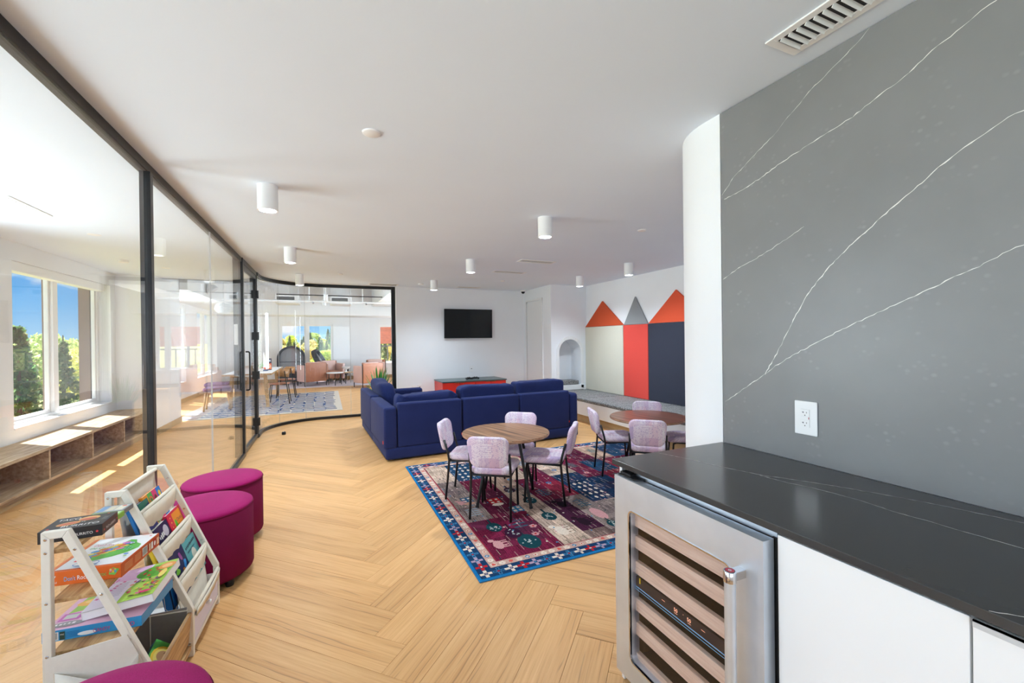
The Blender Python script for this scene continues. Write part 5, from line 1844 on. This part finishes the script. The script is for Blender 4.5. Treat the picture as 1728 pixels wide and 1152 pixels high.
# picture books in the slings
def book_M(x, y, z, lean, yaw=0):
    sl, cl_ = math.sin(lean), math.cos(lean)
    m = Matrix(((0, -cl_, -sl, x), (1, 0, 0, y), (0, -sl, cl_, z), (0, 0, 0, 1)))
    return m @ Matrix.Rotation(yaw, 4, 'Z')
def book(label, x, y, z, w, h, t, cover, spine, draw, lean=18, yaw=0):
    b_ = placed('picture_book', label, 'book', book_M(x, y, z, R(lean), R(yaw)), 'picture books in the canvas slings')
    key = 'cover_%d_%d_%d' % cover
    if key not in MAT:
        plain(key, S(*cover), .4, var=.03)
    c_ = MB()
    c_.box(0, w, 0, .002, 0, h).box(0, w, t - .002, t, 0, h).box(0, .002, .002, t - .002, 0, h)
    c_.build('cover', MAT[key], b_, bevel=.0006)
    MB().box(.002, w - .003, .002, t - .002, .003, h - .003).build('pages', MAT['paper'], b_)
    p_ = Print((0, 0, 0), (1, 0, 0), (0, 0, 1), .0004, .0001)
    draw(p_, w, h)
    p_.build('cover_print', b_)
    if spine:
        p_ = Print((0, t, 0), (0, -1, 0), (0, 0, 1), .0004)
        spine(p_, t, h)
        p_.build('spine_print', b_)
    return b_
def d1(p, w, h):
    cols = [S(244, 150, 30), S(90, 170, 70), S(226, 50, 110), S(30, 120, 200)]
    for k in range(4):
        p.rect(w * k / 4, w * (k + 1) / 4, 0, h, cols[k])
    p.text('T', w * .04, h * .62, h * .34, S(120, 60, 20)).ell(w * .38, h * .74, w * .09, h * .14, S(240, 90, 60)).ell(w * .38, h * .74, w * .05, h * .09, S(70, 150, 80)).ell(w * .63, h * .72, w * .06, h * .12, S(110, 50, 40)).ell(w * .88, h * .78, w * .07, h * .1, S(250, 210, 60))
book('small orange, green and blue board book in the top sling', -.184, .14, .548, .185, .145, .016, (240, 150, 40), None, d1)
def d2(p, w, h):
    p.rect(0, w, 0, h, S(44, 52, 110)).poly([(0, h * .7), (w, h * .85), (w, h), (0, h)], S(36, 110, 90)).text('Time Is', w * .08, h * .62, h * .16, S(240, 200, 120), w * .8)
book('small dark blue book in front of the orange one in the top sling', -.180, .075, .548, .095, .135, .014, (30, 60, 110), None, d2)
def d3(p, w, h):
    p.rect(0, w, 0, h, S(28, 110, 180)).poly([(0, 0), (w * .5, 0), (w, h * .5), (w, h), (w * .7, h)], S(18, 60, 140)).ell(w * .6, h * .5, w * .2, h * .12, S(40, 150, 200)).ell(w * .7, h * .3, w * .12, h * .05, S(226, 110, 90)).ell(w * .5, h * .72, w * .16, h * .04, S(160, 220, 240)).scribble(w * .12, h * .75, h * .4, w * .12, 6, S(244, 220, 80), R(-80), 7)
book('blue sea picture book at the near end of the top sling', -.186, .014, .54, .07, .145, .012, (30, 120, 190), None, d3)
def d4(p, w, h):
    p.rect(0, w, 0, h, S(226, 40, 70)).rect(w * .3, w * .92, h * .08, h * .94, S(246, 150, 40)).ell(w * .42, h * .42, w * .1, h * .34, S(90, 190, 50)).text('Chicka', w * .5, h * .66, h * .13, S(60, 20, 80), w * .36).text('Chicka', w * .5, h * .5, h * .13, S(60, 20, 80), w * .36)
    for k in range(7):
        p.ell(w * .15, h * (.1 + .13 * k), w * .03, h * .02, S(250, 220, 80), 8)
book('thick red and orange alphabet book in the second sling', -.115, .235, .38, .165, .185, .035, (220, 30, 80), None, d4)
def d5(p, w, h):
    p.rect(0, w, 0, h, S(38, 30, 74)).poly([(0, 0), (w, 0), (w, h * .3), (0, h * .5)], S(70, 50, 110)).ell(w * .72, h * .76, w * .18, h * .16, S(206, 196, 206)).scribble(w * .2, h * .62, w * .4, h * .16, 4, S(236, 232, 226), R(8), 8).scribble(w * .28, h * .45, w * .45, h * .11, 5, S(216, 212, 210), R(8), 9)
book('dark purple book with a pale moon in the second sling', -.117, .085, .38, .145, .175, .022, (40, 34, 80), None, d5)
def d6(p, w, h):
    p.rect(0, w, 0, h, S(250, 220, 50)).rect(w * .62, w, 0, h, S(30, 50, 120))
    for k in range(12):
        p.ell(w * (.15 + .15 * (k % 3)), h * (.1 + .2 * (k // 3)), w * .05, h * .02, S(226, 90, 50), 8)
book('yellow and navy book at the near end of the second sling', -.117, .014, .37, .06, .13, .012, (250, 220, 60), None, d6)
def d7(p, w, h):
    p.rect(0, w, 0, h, S(26, 36, 84))
    for k, (x, y, c) in enumerate(((.3, .55, (126, 190, 60)), (.62, .4, (240, 150, 40)), (.7, .78, (150, 70, 150)), (.25, .8, (226, 120, 80)), (.8, .55, (60, 150, 220)), (.5, .2, (70, 150, 110)))):
        p.ell(w * x, h * y, w * .13, h * .06, S(*c), rot=k).ell(w * x, h * y + h * .05, w * .05, h * .06, S(*c))
book('dark blue animal picture book in the third sling', -.055, .06, .228, .175, .195, .022, (20, 60, 130), None, d7)
def d8(p, w, h):
    p.rect(0, w, 0, h, S(92, 168, 172)).ell(w * .55, h * .5, w * .18, h * .2, S(226, 222, 206)).ell(w * .5, h * .36, w * .08, h * .12, S(90, 80, 80)).scribble(w * .1, h * .78, w * .8, h * .08, 9, S(30, 60, 80), R(4), 10).scribble(w * .15, h * .67, w * .6, h * .05, 9, S(50, 84, 100), R(4), 11).ell(w * .2, h * .3, w * .08, h * .05, S(214, 130, 70)).ell(w * .8, h * .25, w * .1, h * .06, S(60, 120, 110))
book('pale teal picture book standing in the third sling', -.055, .238, .228, .16, .185, .008, (80, 160, 168), None, d8)
def d9(p, w, h):
    p.rect(0, w, 0, h, S(30, 120, 190)).rect(0, w * .3, 0, h, S(20, 30, 60))
book('thick bright blue book at the near end of the third sling', -.075, .014, .19, .05, .11, .03, (30, 120, 196), None, d9, 10)
# ---------------------------------------------------------------- lounge beyond the glass
# blue checked rug
def lounge_rug():
    t = thing('blue_rug', 'blue and cream rug of offset dashes under the lounge table', 'rug')
    x0, x1, y0, y1 = -2.5, .31, 9.32, 13.0
    MB().box(x0, x1, y0, y1, .0005, .007).build('field', MAT['rug_cream'], t)
    m_ = MB()
    rr = random.Random(2)
    nx_, ny_ = 12, 34
    w, h = (x1 - x0 - .28) / nx_, (y1 - y0 - .2) / ny_
    for j in range(ny_):
        for i in range(nx_):
            if (i + j) % 2 == 0:
                m_.col = S(*rr.choice([(52, 82, 132), (64, 96, 146), (80, 112, 158), (44, 72, 120)]))
                ox = rr.uniform(-.03, .03)
                a = x0 + .14 + i * w + ox
                b = y0 + .1 + j * h
                m_.add([(a, b, .0088), (a + w * 1.05, b, .0088), (a + w * 1.05, b + h * .86, .0088), (a, b + h * .86, .0088)], [(0, 1, 2, 3)])
    m_.build('woven_pattern', MAT['rug'], t)
plain('rug_cream', S(202, 190, 176), .95, var=.06, vscale=30)
lounge_rug()
mr = MB().prism([(-1.6, 14.35), (1.9, 14.35), (1.9, 16.6), (-1.6, 16.6)], 'xy', .0005, .008).build('mauve_rug', MAT['mauve_rug'])
tag(mr, 'pale mauve rug under the lounge armchairs', 'rug')

# work table
tb = thing('lounge_table', 'long pale oak table with splayed legs beyond the curved glass', 'table', (-1.50, 11.56, .008))
MB().box(-.45, .45, -1.29, 1.29, .705, .74).build('table_top', MAT['lounge_oak'], tb, bevel=.004)
MB().box(-.44, .44, -1.28, 1.28, .7402, .7412).build('top_laminate', MAT['white_plastic'], tb)
for sx in (-1, 1):
    for sy in (-1, 1):
        MB().prism([(sx * .30 - .035, .705), (sx * .30 + .035, .705), (sx * .345 + .03, 0), (sx * .345 - .03, 0)], 'xz', sy * 1.05 - .03, sy * 1.05 + .03).build('leg', MAT['lounge_oak'], tb, bevel=.004)
MB().box(-.3, .3, -1.07, -1.03, .64, .705).box(-.3, .3, 1.03, 1.07, .64, .705).build('apron', MAT['lounge_oak'], tb)
# things on the table
tl = thing('table_plant', 'small spiky green plant on the lounge table', 'plant', (-1.35, 11.0, .75))
MB().lathe([(0, 0), (.05, 0), (.06, .07), (.05, .07), (0, .06)], n=16).build('pot', MAT['pot_white'], tl, smooth='auto')
for k in range(12):
    a = k * 2.4
    q = MB()
    ca, sa = math.cos(a), math.sin(a)
    L_ = .13 + .04 * (k % 3)
    q.add([(ca * .01 - sa * .012, sa * .01 + ca * .012, .06), (ca * .01 + sa * .012, sa * .01 - ca * .012, .06), (ca * L_ * .6, sa * L_ * .6, .06 + L_ * .9)], [(0, 1, 2)])
    lf = q.build('leaf', MAT['leaf_light'], tl)
    sm = lf.modifiers.new('thick', 'SOLIDIFY'); sm.thickness = .003
plain('puzzle_dark', S(52, 48, 70), .5, var=.1)
gb = thing('tall_game_box', 'tall dark box with orange print standing on the lounge table', 'game box', (-1.225, 11.5, .75), R(10))
MB().box(-.045, .045, -.04, .04, 0, .275).build('box', MAT['puzzle_dark'], gb, bevel=.002)
p_ = Print((-.045, -.04, 0), (1, 0, 0), (0, 0, 1))
p_.rect(.004, .086, .02, .16, S(226, 96, 50)).ell(.045, .09, .03, .05, S(244, 190, 160)).rect(.02, .07, .20, .24, S(200, 206, 220)).ell(.03, .05, .02, .02, S(160, 40, 30))
p_.build('cover_print', gb)
plain('orange_plastic', S(236, 92, 50), .4, var=.05)
plain('blue_tray', S(60, 74, 120), .5, var=.05)
og = thing('orange_toy_tray', 'low tray of orange pieces on the lounge table', 'toy', (-1.36, 11.2, .75))
MB().box(-.10, .14, -.08, .08, 0, .025).build('tray', MAT['blue_tray'], og, bevel=.003)
for x in (-.06, .01, .09):
    MB().puff((x, 0, .06), (.07, .08, .07), .8, 14, 8).build('piece', MAT['orange_plastic'], og, True)

# plywood chairs
def ply_chair(label, loc, rz):
    t = thing('plywood_chair', label, 'chair', loc, rz, 'plywood chairs at the lounge table')
    MB().lathe([(0, .43), (.20, .43), (.215, .445), (.205, .465), (0, .47)], n=28).build('seat', MAT['tan_leather'], t, smooth='auto')
    m_ = MB()
    n_ = 18
    vs = []
    for i in range(n_ + 1):
        a = PI + (PI * i / n_)
        for z, r_ in ((.58, .235), (.76, .25)):
            hz = z - (.07 if z < .7 else 0) * 0 + (.05 * (abs(i - n_ / 2) / (n_ / 2)) if z < .7 else 0)
            vs.append((r_ * math.cos(a), r_ * math.sin(a) * .95 + .03, hz))
    m_.add(vs, [(2 * i, 2 * i + 2, 2 * i + 3, 2 * i + 1) for i in range(n_)])
    o_ = m_.build('backrest', MAT['chair_ply'], t, True)
    q = o_.modifiers.new('thick', 'SOLIDIFY'); q.thickness = .014
    for sx in (-1, 1):
        MB().tube([(sx * .21, -.22, .0), (sx * .19, -.16, .44), (sx * .20, -.12, .74)], .010, 10).build('leg', MAT['black_metal'], t, True)
        MB().tube([(sx * .20, .21, .0), (sx * .17, .16, .44)], .010, 10).build('leg', MAT['black_metal'], t, True)
        MB().tube([(sx * .19, -.16, .435), (sx * .17, .16, .435)], .009, 8).build('seat_rail', MAT['black_metal'], t, True)
    return t
c1 = ply_chair('nearer plywood chair with a leather seat at the lounge table', (-.98, 11.05, .008), PI / 2)
c2 = copy_tree(c1)
c2['label'] = 'farther plywood chair with a leather seat at the lounge table'
c2.location = (-.93, 12.2, .008)

# padded stools on the other side of the table
def stool(label, loc, rz):
    t = thing('padded_stool', label, 'stool', loc, rz, 'padded stools by the lounge table')
    rbox('seat', MAT['purple_felt'], t, -.24, .24, -.22, .22, .40, .48, .03)
    MB().box(-.22, .22, -.20, .20, .37, .40).build('seat_frame', MAT['lounge_oak'], t)
    for sx in (-1, 1):
        for sy in (-1, 1):
            MB().tube([(sx * .19, sy * .17, .38), (sx * .23, sy * .20, 0)], [.022, .015], 10).build('leg', MAT['lounge_oak'], t, True)
    return t
s1 = stool('nearer purple padded stool left of the lounge table', (-2.06, 10.55, .008), R(5))
s2 = copy_tree(s1)
s2['label'] = 'farther purple padded stool left of the lounge table'
s2.location = (-2.30, 11.75, .008)

# armchairs
def armchair(label, loc, rz):
    t = thing('leather_armchair', label, 'armchair', loc, rz, 'leather armchairs in the lounge')
    # open side is local +y (front); back at -y
    rbox('back_shell', MAT['tan_leather'], t, -.33, .33, -.33, -.25, .14, .74, .018)
    for sx in (-1, 1):
        rbox('arm_shell', MAT['blush_leather'] if sx < 0 else MAT['tan_leather'], t, min(sx * .33, sx * .25), max(sx * .33, sx * .25), -.25, .33, .14, .66, .018)  # lit left arm and darker right arm are put into the colours
    rbox('seat_cushion', MAT['tan_leather'], t, -.25, .25, -.25, .33, .16, .42, .04)
    rbox('back_cushion', MAT['blush_leather'], t, -.24, .24, -.25, -.12, .40, .76, .04)
    for sx in (-1, 1):
        MB().cyl((sx * .335, -.30, 0), (sx * .335, -.30, .72), .013, n=10).build('post', MAT['black_metal'], t)
        MB().cyl((sx * .31, .31, 0), (sx * .31, .31, .16), .013, n=10).build('leg', MAT['black_metal'], t)
    return t
a1 = armchair('blush and tan leather armchair left of the coffee tables, back to the viewer', (-.42, 15.05, .008), R(25))
for loc, rz, lab in (((1.20, 13.75, .0), R(22), 'blush and tan leather armchair nearest the agave, back to the viewer'),
                     ((.16, 15.74, .008), R(205), 'tan leather armchair facing the viewer below the far lounge window'),
                     ((1.55, 15.6, .008), R(160), 'tan leather armchair behind the one nearest the agave')):
    c_ = copy_tree(a1)
    c_['label'] = lab
    c_.location = loc
    c_.rotation_euler = (0, 0, rz)
def coffee(label, loc, r_, h, mat):
    t = thing('coffee_table', label, 'table', loc, 0, 'round coffee tables in the lounge')
    MB().lathe([(0, h - .03), (r_ - .01, h - .03), (r_, h - .02), (r_, h - .004), (r_ - .006, h), (0, h)], n=36).build('table_top', MAT[mat], t, smooth='auto')
    for k in range(3):
        a = PI / 6 + k * 2 * PI / 3
        MB().cyl((math.cos(a) * (r_ - .04), math.sin(a) * (r_ - .04), 0), (math.cos(a) * (r_ - .06), math.sin(a) * (r_ - .06), h - .03), .012, n=10).build('leg', MAT['black_metal'], t)
coffee('low white-topped coffee table between the armchairs', (.27, 14.8, .008), .26, .41, 'white_plastic')
coffee('slightly lower wooden coffee table beside the white one', (.60, 15.3, .008), .24, .38, 'lounge_oak')
bw = thing('pedestal_bowl', 'white pedestal bowl on the wooden coffee table', 'bowl', (.62, 15.25, .388))
MB().lathe([(0, 0), (.06, 0), (.03, .02), (.025, .08), (.10, .12), (.14, .17), (.13, .17), (.08, .13), (0, .12)], n=28).build('bowl', MAT['white_plastic'], bw, smooth='auto')
MB().lathe([(.128, .17), (.141, .17), (.141, .175), (.128, .175)], n=28, cap=False).build('rim', MAT['white_plastic'], bw)

# arched high-back pods at the window
def pod(label, loc, rz, tilt):
    t = thing('arched_pod_chair', label, 'chair', loc, rz, 'arched pod chairs at the lounge window')
    M_ = Matrix.Rotation(tilt, 4, 'X')
    f_ = MB()
    L, Rr = ribbon(arch_path(-.40, .40, .05, .84, 24), .07)
    for i in range(len(L) - 1):
        f_.prism([L[i], L[i + 1], Rr[i + 1], Rr[i]], 'xz', -.06, .10, M_)
    f_.build('arch_frame', MAT['arch_dark'], t)
    MB().prism(arch_path(-.37, .37, .05, .84, 24), 'xz', .04, .08, M_).build('back_panel', MAT['arch_felt'], t)
    MB().box(-.36, .36, .02, .04, .72, .735, M_).build('back_seam', MAT['arch_dark'], t)
    rbox('seat', MAT['arch_dark'], t, -.37, .37, -.50, .04, .20, .42, .04)
    for sx in (-1, 1):
        MB().cyl((sx * .3, -.42, 0), (sx * .3, -.42, .22), .014, n=10).build('leg', MAT['black_metal'], t)
        MB().cyl((sx * .34, .0, 0), (sx * .34, .0, .22), .014, n=10).build('leg', MAT['black_metal'], t)
pod('grey arched pod chair standing at the left half of the lounge window', (-1.07, 16.25, .008), 0, 0)
pod('grey arched pod chair turned sideways at the right of the lounge window', (.22, 16.52, .008), R(78), R(-28))

# ceiling services of the lounge
for x, lab in ((-1.05, 'left white fan-coil box with a grey grille in the lounge ceiling'), (.47, 'right white fan-coil box with a grey grille in the lounge ceiling')):
    t = thing('air_unit', lab, 'air vent', (x, 14.5, 2.60), 0, 'air boxes in the lounge ceiling')
    MB().box(-.32, .32, 0, .9, 0, .25).build('housing', MAT['duct_white'], t, bevel=.004)
    MB().box(-.27, .2, -.012, 0, .05, .19).build('grille_backing', MAT['grille_grey'], t)
    for k in range(9):
        MB().box(-.27, .2, -.018, -.012, .056 + k * .015, .062 + k * .015).build('louver', MAT['dark_slot'], t)
    MB().cyl((-.3, .1, .25), (-.3, .1, .65), .006, n=8).cyl((.3, .1, .25), (.3, .1, .65), .006, n=8).build('hanger', MAT['duct_white'], t)
tk = thing('light_track', 'thin black light track under the lounge ceiling', 'light track', (.17, 12.0, 2.60))
MB().box(-1.27, 1.27, -.015, .015, -.01, .014).build('rail', MAT['black_metal'], tk)
for x in (-1.0, 0, 1.0):
    MB().cyl((x, 0, .014), (x, 0, LZ - 2.6), .004, n=8).build('hanger', MAT['duct_white'], tk)
for x, y, lab in ((.02, 11.9, 'white cylinder spotlight hanging at the middle of the lounge track'), (-.02, 13.4, 'white cylinder spotlight farther back under the lounge ceiling')):
    t = thing('track_spot', lab, 'spotlight', (x, y, 2.62))
    MB().lathe([(.04, -.17), (.052, -.17), (.052, 0), (0, 0)], n=24, cap=False).build('shade', MAT['duct_white'], t, smooth='auto')
    MB().cyl((0, 0, 0), (0, 0, LZ - 2.62), .008, n=8).build('stem', MAT['duct_white'], t)
    MB().lathe([(0, -.12), (.04, -.13), (.04, -.17)], n=20, cap=False).build('reflector', MAT['lamp_lens'], t)
pp = thing('sprinkler_pipe', 'white sprinkler pipe running across the lounge ceiling', 'pipe', (0, 13.0, 2.53))
MB().cyl((-2.2, 0, 0), (1.9, 0, 0), .025, n=12).build('main_pipe', MAT['duct_white'], pp, smooth='auto')
for x in (-.4, 1.0):
    MB().cyl((x, 0, 0), (x, 0, .72), .014, n=10).build('riser', MAT['duct_white'], pp)
    MB().cyl((x + .1, 0, 0), (x + .1, -.02, -.06), .016, .024, n=10).build('sprinkler_head', MAT['chrome'], pp)
dc = thing('ceiling_duct', 'square white duct in the corner of the lounge ceiling', 'duct', (1.75, 11.0, 2.62))
MB().box(-.25, .35, 0, 4.5, 0, .6).build('duct', MAT['duct_white'], dc, bevel=.004)
MB().box(-.26, .36, 1.5, 1.53, -.01, .61).build('flange', MAT['duct_white'], dc)
wl = thing('dome_spotlight', 'white dome spotlight on the left lounge soffit', 'spotlight', (-2.22, 10.6, 2.62))
MB().lathe([(.0, -.16), (.10, -.17), (.12, -.15), (.09, -.06), (.03, 0), (0, 0)], n=24, M=Matrix.Rotation(R(-35), 4, 'Y')).build('shade', MAT['duct_white'], wl, smooth='auto')
MB().cyl((-.03, 0, 0), (.02, 0, 0), .02, n=10).build('mount', MAT['duct_white'], wl)
pd = thing('ribbed_pendant', 'white ribbed pendant lamp hanging over the lounge stools', 'lamp', (-2.12, 11.5, 2.19))
MB().cyl((0, 0, .09), (0, 0, LZ - 2.19), .004, n=8).build('cord', MAT['duct_white'], pd)
MB().cyl((0, 0, .09), (0, 0, .13), .03, n=12).build('cap', MAT['duct_white'], pd)
for k in range(8):
    z = -.10 + k * .026
    r_ = .19 * math.sqrt(max(.1, 1 - ((z - .0) / .13) ** 2))
    MB().lathe([(r_ * .8, z), (r_, z + .010), (r_ * .8, z + .020)], n=28, cap=False).build('shade_rib', MAT['duct_white'], pd, True)
# ---------------------------------------------------------------- terrace seen through the right lounge window
tw = thing('slatted_screen', 'red-brown slatted timber screen on the terrace outside the lounge', 'screen', (2.0, 24.0, 1.28))
MB().box(0, 4.0, .03, .10, 0, 1.35).build('backing', MAT['slat_gap'], tw)
for k in range(16):
    MB().box(0, 4.0, 0, .03, .01 + k * .084, .01 + k * .084 + .072).build('slat', MAT['brick_red'], tw)
for x in (.1, 2.0, 3.9):
    MB().box(x - .05, x + .05, .1, .2, -1.5, 1.35).build('post', MAT['railing_grey'], tw)
rg = thing('terrace_railing', 'grey metal railing on the terrace outside the lounge', 'railing', (1.8, 21.5, .0))
MB().box(0, 4, -.03, .03, 1.15, 1.2).build('top_rail', MAT['railing_grey'], rg)
MB().box(0, 4, -.02, .02, .15, .19).build('bottom_rail', MAT['railing_grey'], rg)
for k in range(13):
    MB().box(k * .33 - .02, k * .33 + .02, -.02, .02, 0, 1.15).build('baluster', MAT['railing_grey'], rg)
struct(MB().box(1.2, 7, 17.3, 25, -.3, 0).build('floor_terrace', MAT['deck_pale']))

# ---------------------------------------------------------------- wooded valley
def ground_z(x, y):
    d = math.hypot(x, y)
    return -9.0 + max(0, d - 25) * .06 + .8 * math.sin(x * .07) * math.cos(y * .05)
m, t, p, o = nodes_of('meadow')
n = noise(t, coords(t, 'Object'), .35, 5)
t.links.new(cramp(t, n, [(.3, S(120, 136, 76)), (.5, S(170, 170, 104)), (.7, S(196, 190, 140))]), p.inputs['Base Color'])
p.inputs['Roughness'].default_value = .95
gx = np.linspace(-150, 90, 61)
gy = np.linspace(17.5, 190, 48)
gv = [(x, y, ground_z(x, y)) for y in gy for x in gx]
gf = [(j * 61 + i, j * 61 + i + 1, (j + 1) * 61 + i + 1, (j + 1) * 61 + i) for j in range(47) for i in range(60)]
g_ = MB(); g_.add(gv, gf)
gx2 = np.linspace(-150, -8, 30)
gy2 = np.linspace(-40, 17.5, 14)
g_.add([(x, y, ground_z(x, y)) for y in gy2 for x in gx2], [(j * 30 + i, j * 30 + i + 1, (j + 1) * 30 + i + 1, (j + 1) * 30 + i) for j in range(13) for i in range(29)])
struct(g_.build('ground', MAT['meadow'], None, True))

def leaf_mesh(name, pts, size, cols, seed):
    r_ = np.random.default_rng(seed)
    N_ = len(pts)
    a = r_.normal(size=(N_, 3)); a /= np.linalg.norm(a, axis=1)[:, None]
    b = r_.normal(size=(N_, 3)); b -= a * (a * b).sum(1)[:, None]; b /= np.linalg.norm(b, axis=1)[:, None]
    s_ = size * r_.uniform(.6, 1.4, (N_, 1))
    P = np.array(pts)
    v = np.stack([P - a * s_ - b * s_ * .5, P + a * s_ * .3 - b * s_ * .7, P + a * s_ + b * s_ * .5, P - a * s_ * .3 + b * s_ * .7], 1).reshape(-1, 3)
    me = bpy.data.meshes.new(name)
    me.vertices.add(len(v)); me.vertices.foreach_set('co', v.reshape(-1))
    me.loops.add(N_ * 4); me.loops.foreach_set('vertex_index', np.arange(N_ * 4))
    me.polygons.add(N_); me.polygons.foreach_set('loop_start', np.arange(N_) * 4)
    me.update()
    at = me.color_attributes.new('col', 'FLOAT_COLOR', 'CORNER')
    ca = np.array([cols[i] for i in r_.integers(0, len(cols), N_)])
    at.data.foreach_set('color', np.repeat(ca, 4, axis=0).reshape(-1))
    me.materials.append(MAT['foliage'])
    return me
def broad_pts(seed, h, rad):
    r_ = np.random.default_rng(seed)
    pts = []
    for k in range(26):
        th, ph = r_.uniform(0, 2 * PI), r_.uniform(-.6, 1.4)
        c = np.array([rad * .75 * math.cos(th) * math.cos(ph), rad * .75 * math.sin(th) * math.cos(ph), h * .62 + rad * .9 * math.sin(ph)])
        q = r_.normal(size=(95, 3)); q /= np.linalg.norm(q, axis=1)[:, None]
        pts.append(c + q * rad * .36 * r_.uniform(.7, 1.05, (95, 1)))
    return np.concatenate(pts)
def conif_pts(seed, h, rad):
    r_ = np.random.default_rng(seed)
    pts = []
    for k in range(18):
        z = h * (.12 + .86 * k / 17)
        R_ = rad * (1 - k / 17) + .12
        for b in range(9):
            th = r_.uniform(0, 2 * PI)
            s_ = r_.uniform(.1, 1, 16) ** .7
            pts.append(np.stack([np.cos(th) * R_ * s_, np.sin(th) * R_ * s_, z - .35 * R_ * s_ + r_.uniform(-.1, .1, 16)], 1) + r_.normal(0, .08, (16, 3)))
    return np.concatenate(pts)
greens = {
    'yellow-green': [S(213, 228, 100), S(189, 208, 88), S(235, 240, 129), S(160, 187, 84)],
    'mid green': [S(151, 196, 84), S(180, 218, 100), S(129, 175, 76), S(206, 235, 120)],
    'pale green': [S(211, 225, 141), S(235, 240, 163), S(187, 206, 124), S(245, 245, 192)],
    'golden': [S(235, 211, 134), S(245, 228, 156), S(216, 192, 120), S(204, 201, 124)]}
kinds = []
for i, (nm, cols) in enumerate(greens.items()):
    kinds.append(('broadleaf_tree', nm + ' broadleaf tree in the woods outside', leaf_mesh('crown', broad_pts(20 + i, 8.0, 2.6), .17, cols, 40 + i), 2.6))
kinds.append(('conifer_tree', 'dark green conifer rising from the woods outside', leaf_mesh('crown', conif_pts(31, 10.5, 2.0), .15, [S(100, 136, 84), S(120, 156, 96), S(141, 165, 110), S(86, 120, 76)], 51), 2.0))
kinds.append(('conifer_tree', 'grey-green conifer among the woods outside', leaf_mesh('crown', conif_pts(33, 9.5, 2.2), .16, [S(132, 153, 115), S(156, 170, 124), S(115, 136, 100), S(180, 182, 139)], 53), 2.2))
trunk_b = MB().tube([(0, 0, 0), (.05, 0, 3), (0, .05, 5.5)], [.22, .16, .08], 8)
trunk_c = MB().tube([(0, 0, 0), (0, 0, 10)], [.2, .04], 8)
tb_o = trunk_b.build('trunk', MAT['bark']); tb_m = tb_o.data; bpy.data.objects.remove(tb_o)
tc_o = trunk_c.build('trunk', MAT['bark']); tc_m = tc_o.data; bpy.data.objects.remove(tc_o)
def plant_tree(k, x, y, sc, zoff=0):
    nm, lab, me, rr_ = kinds[k]
    e_ = thing(nm, lab, 'tree', (x, y, ground_z(x, y) + zoff), random.uniform(0, 6.28), 'trees in the woods outside: ' + lab.split(' tree')[0].split(' conifer')[0])
    e_.scale = (sc, sc, sc)
    link(bpy.data.objects.new('crown', me), e_)
    link(bpy.data.objects.new('trunk', tb_m if k < 4 else tc_m), e_)
rt_ = random.Random(21)
spots = []
def try_tree(k, d, ang, sc, zoff=0, tight=1.04):
    x, y = d * math.sin(ang), d * math.cos(ang)
    rad = kinds[k][3] * sc * tight
    if any(math.hypot(x - a, y - b) < rad + c for a, b, c in spots):
        return False
    spots.append((x, y, rad))
    plant_tree(k, x, y, sc, zoff)
    return True
# woods behind the nook window
try_tree(0, 19, -.455, .98, .3)
try_tree(1, 21, -.36, .95)
try_tree(4, 40, -.447, 1.0)
try_tree(5, 46, -.40, .95)
for i in range(150):
    d = 20 + 75 * (i / 150) ** 1.1
    try_tree(rt_.choice((0, 0, 1, 2, 2, 2, 1, 5)), d, rt_.uniform(-.62, -.27), rt_.uniform(.75, 1.0))
# hillside behind the lounge windows
for i in range(260):
    d = 62 + 90 * (i / 260)
    try_tree(rt_.choice((0, 2, 2, 3, 3, 4, 5, 5)), d, rt_.uniform(-.13, .19), rt_.uniform(.42, .8))
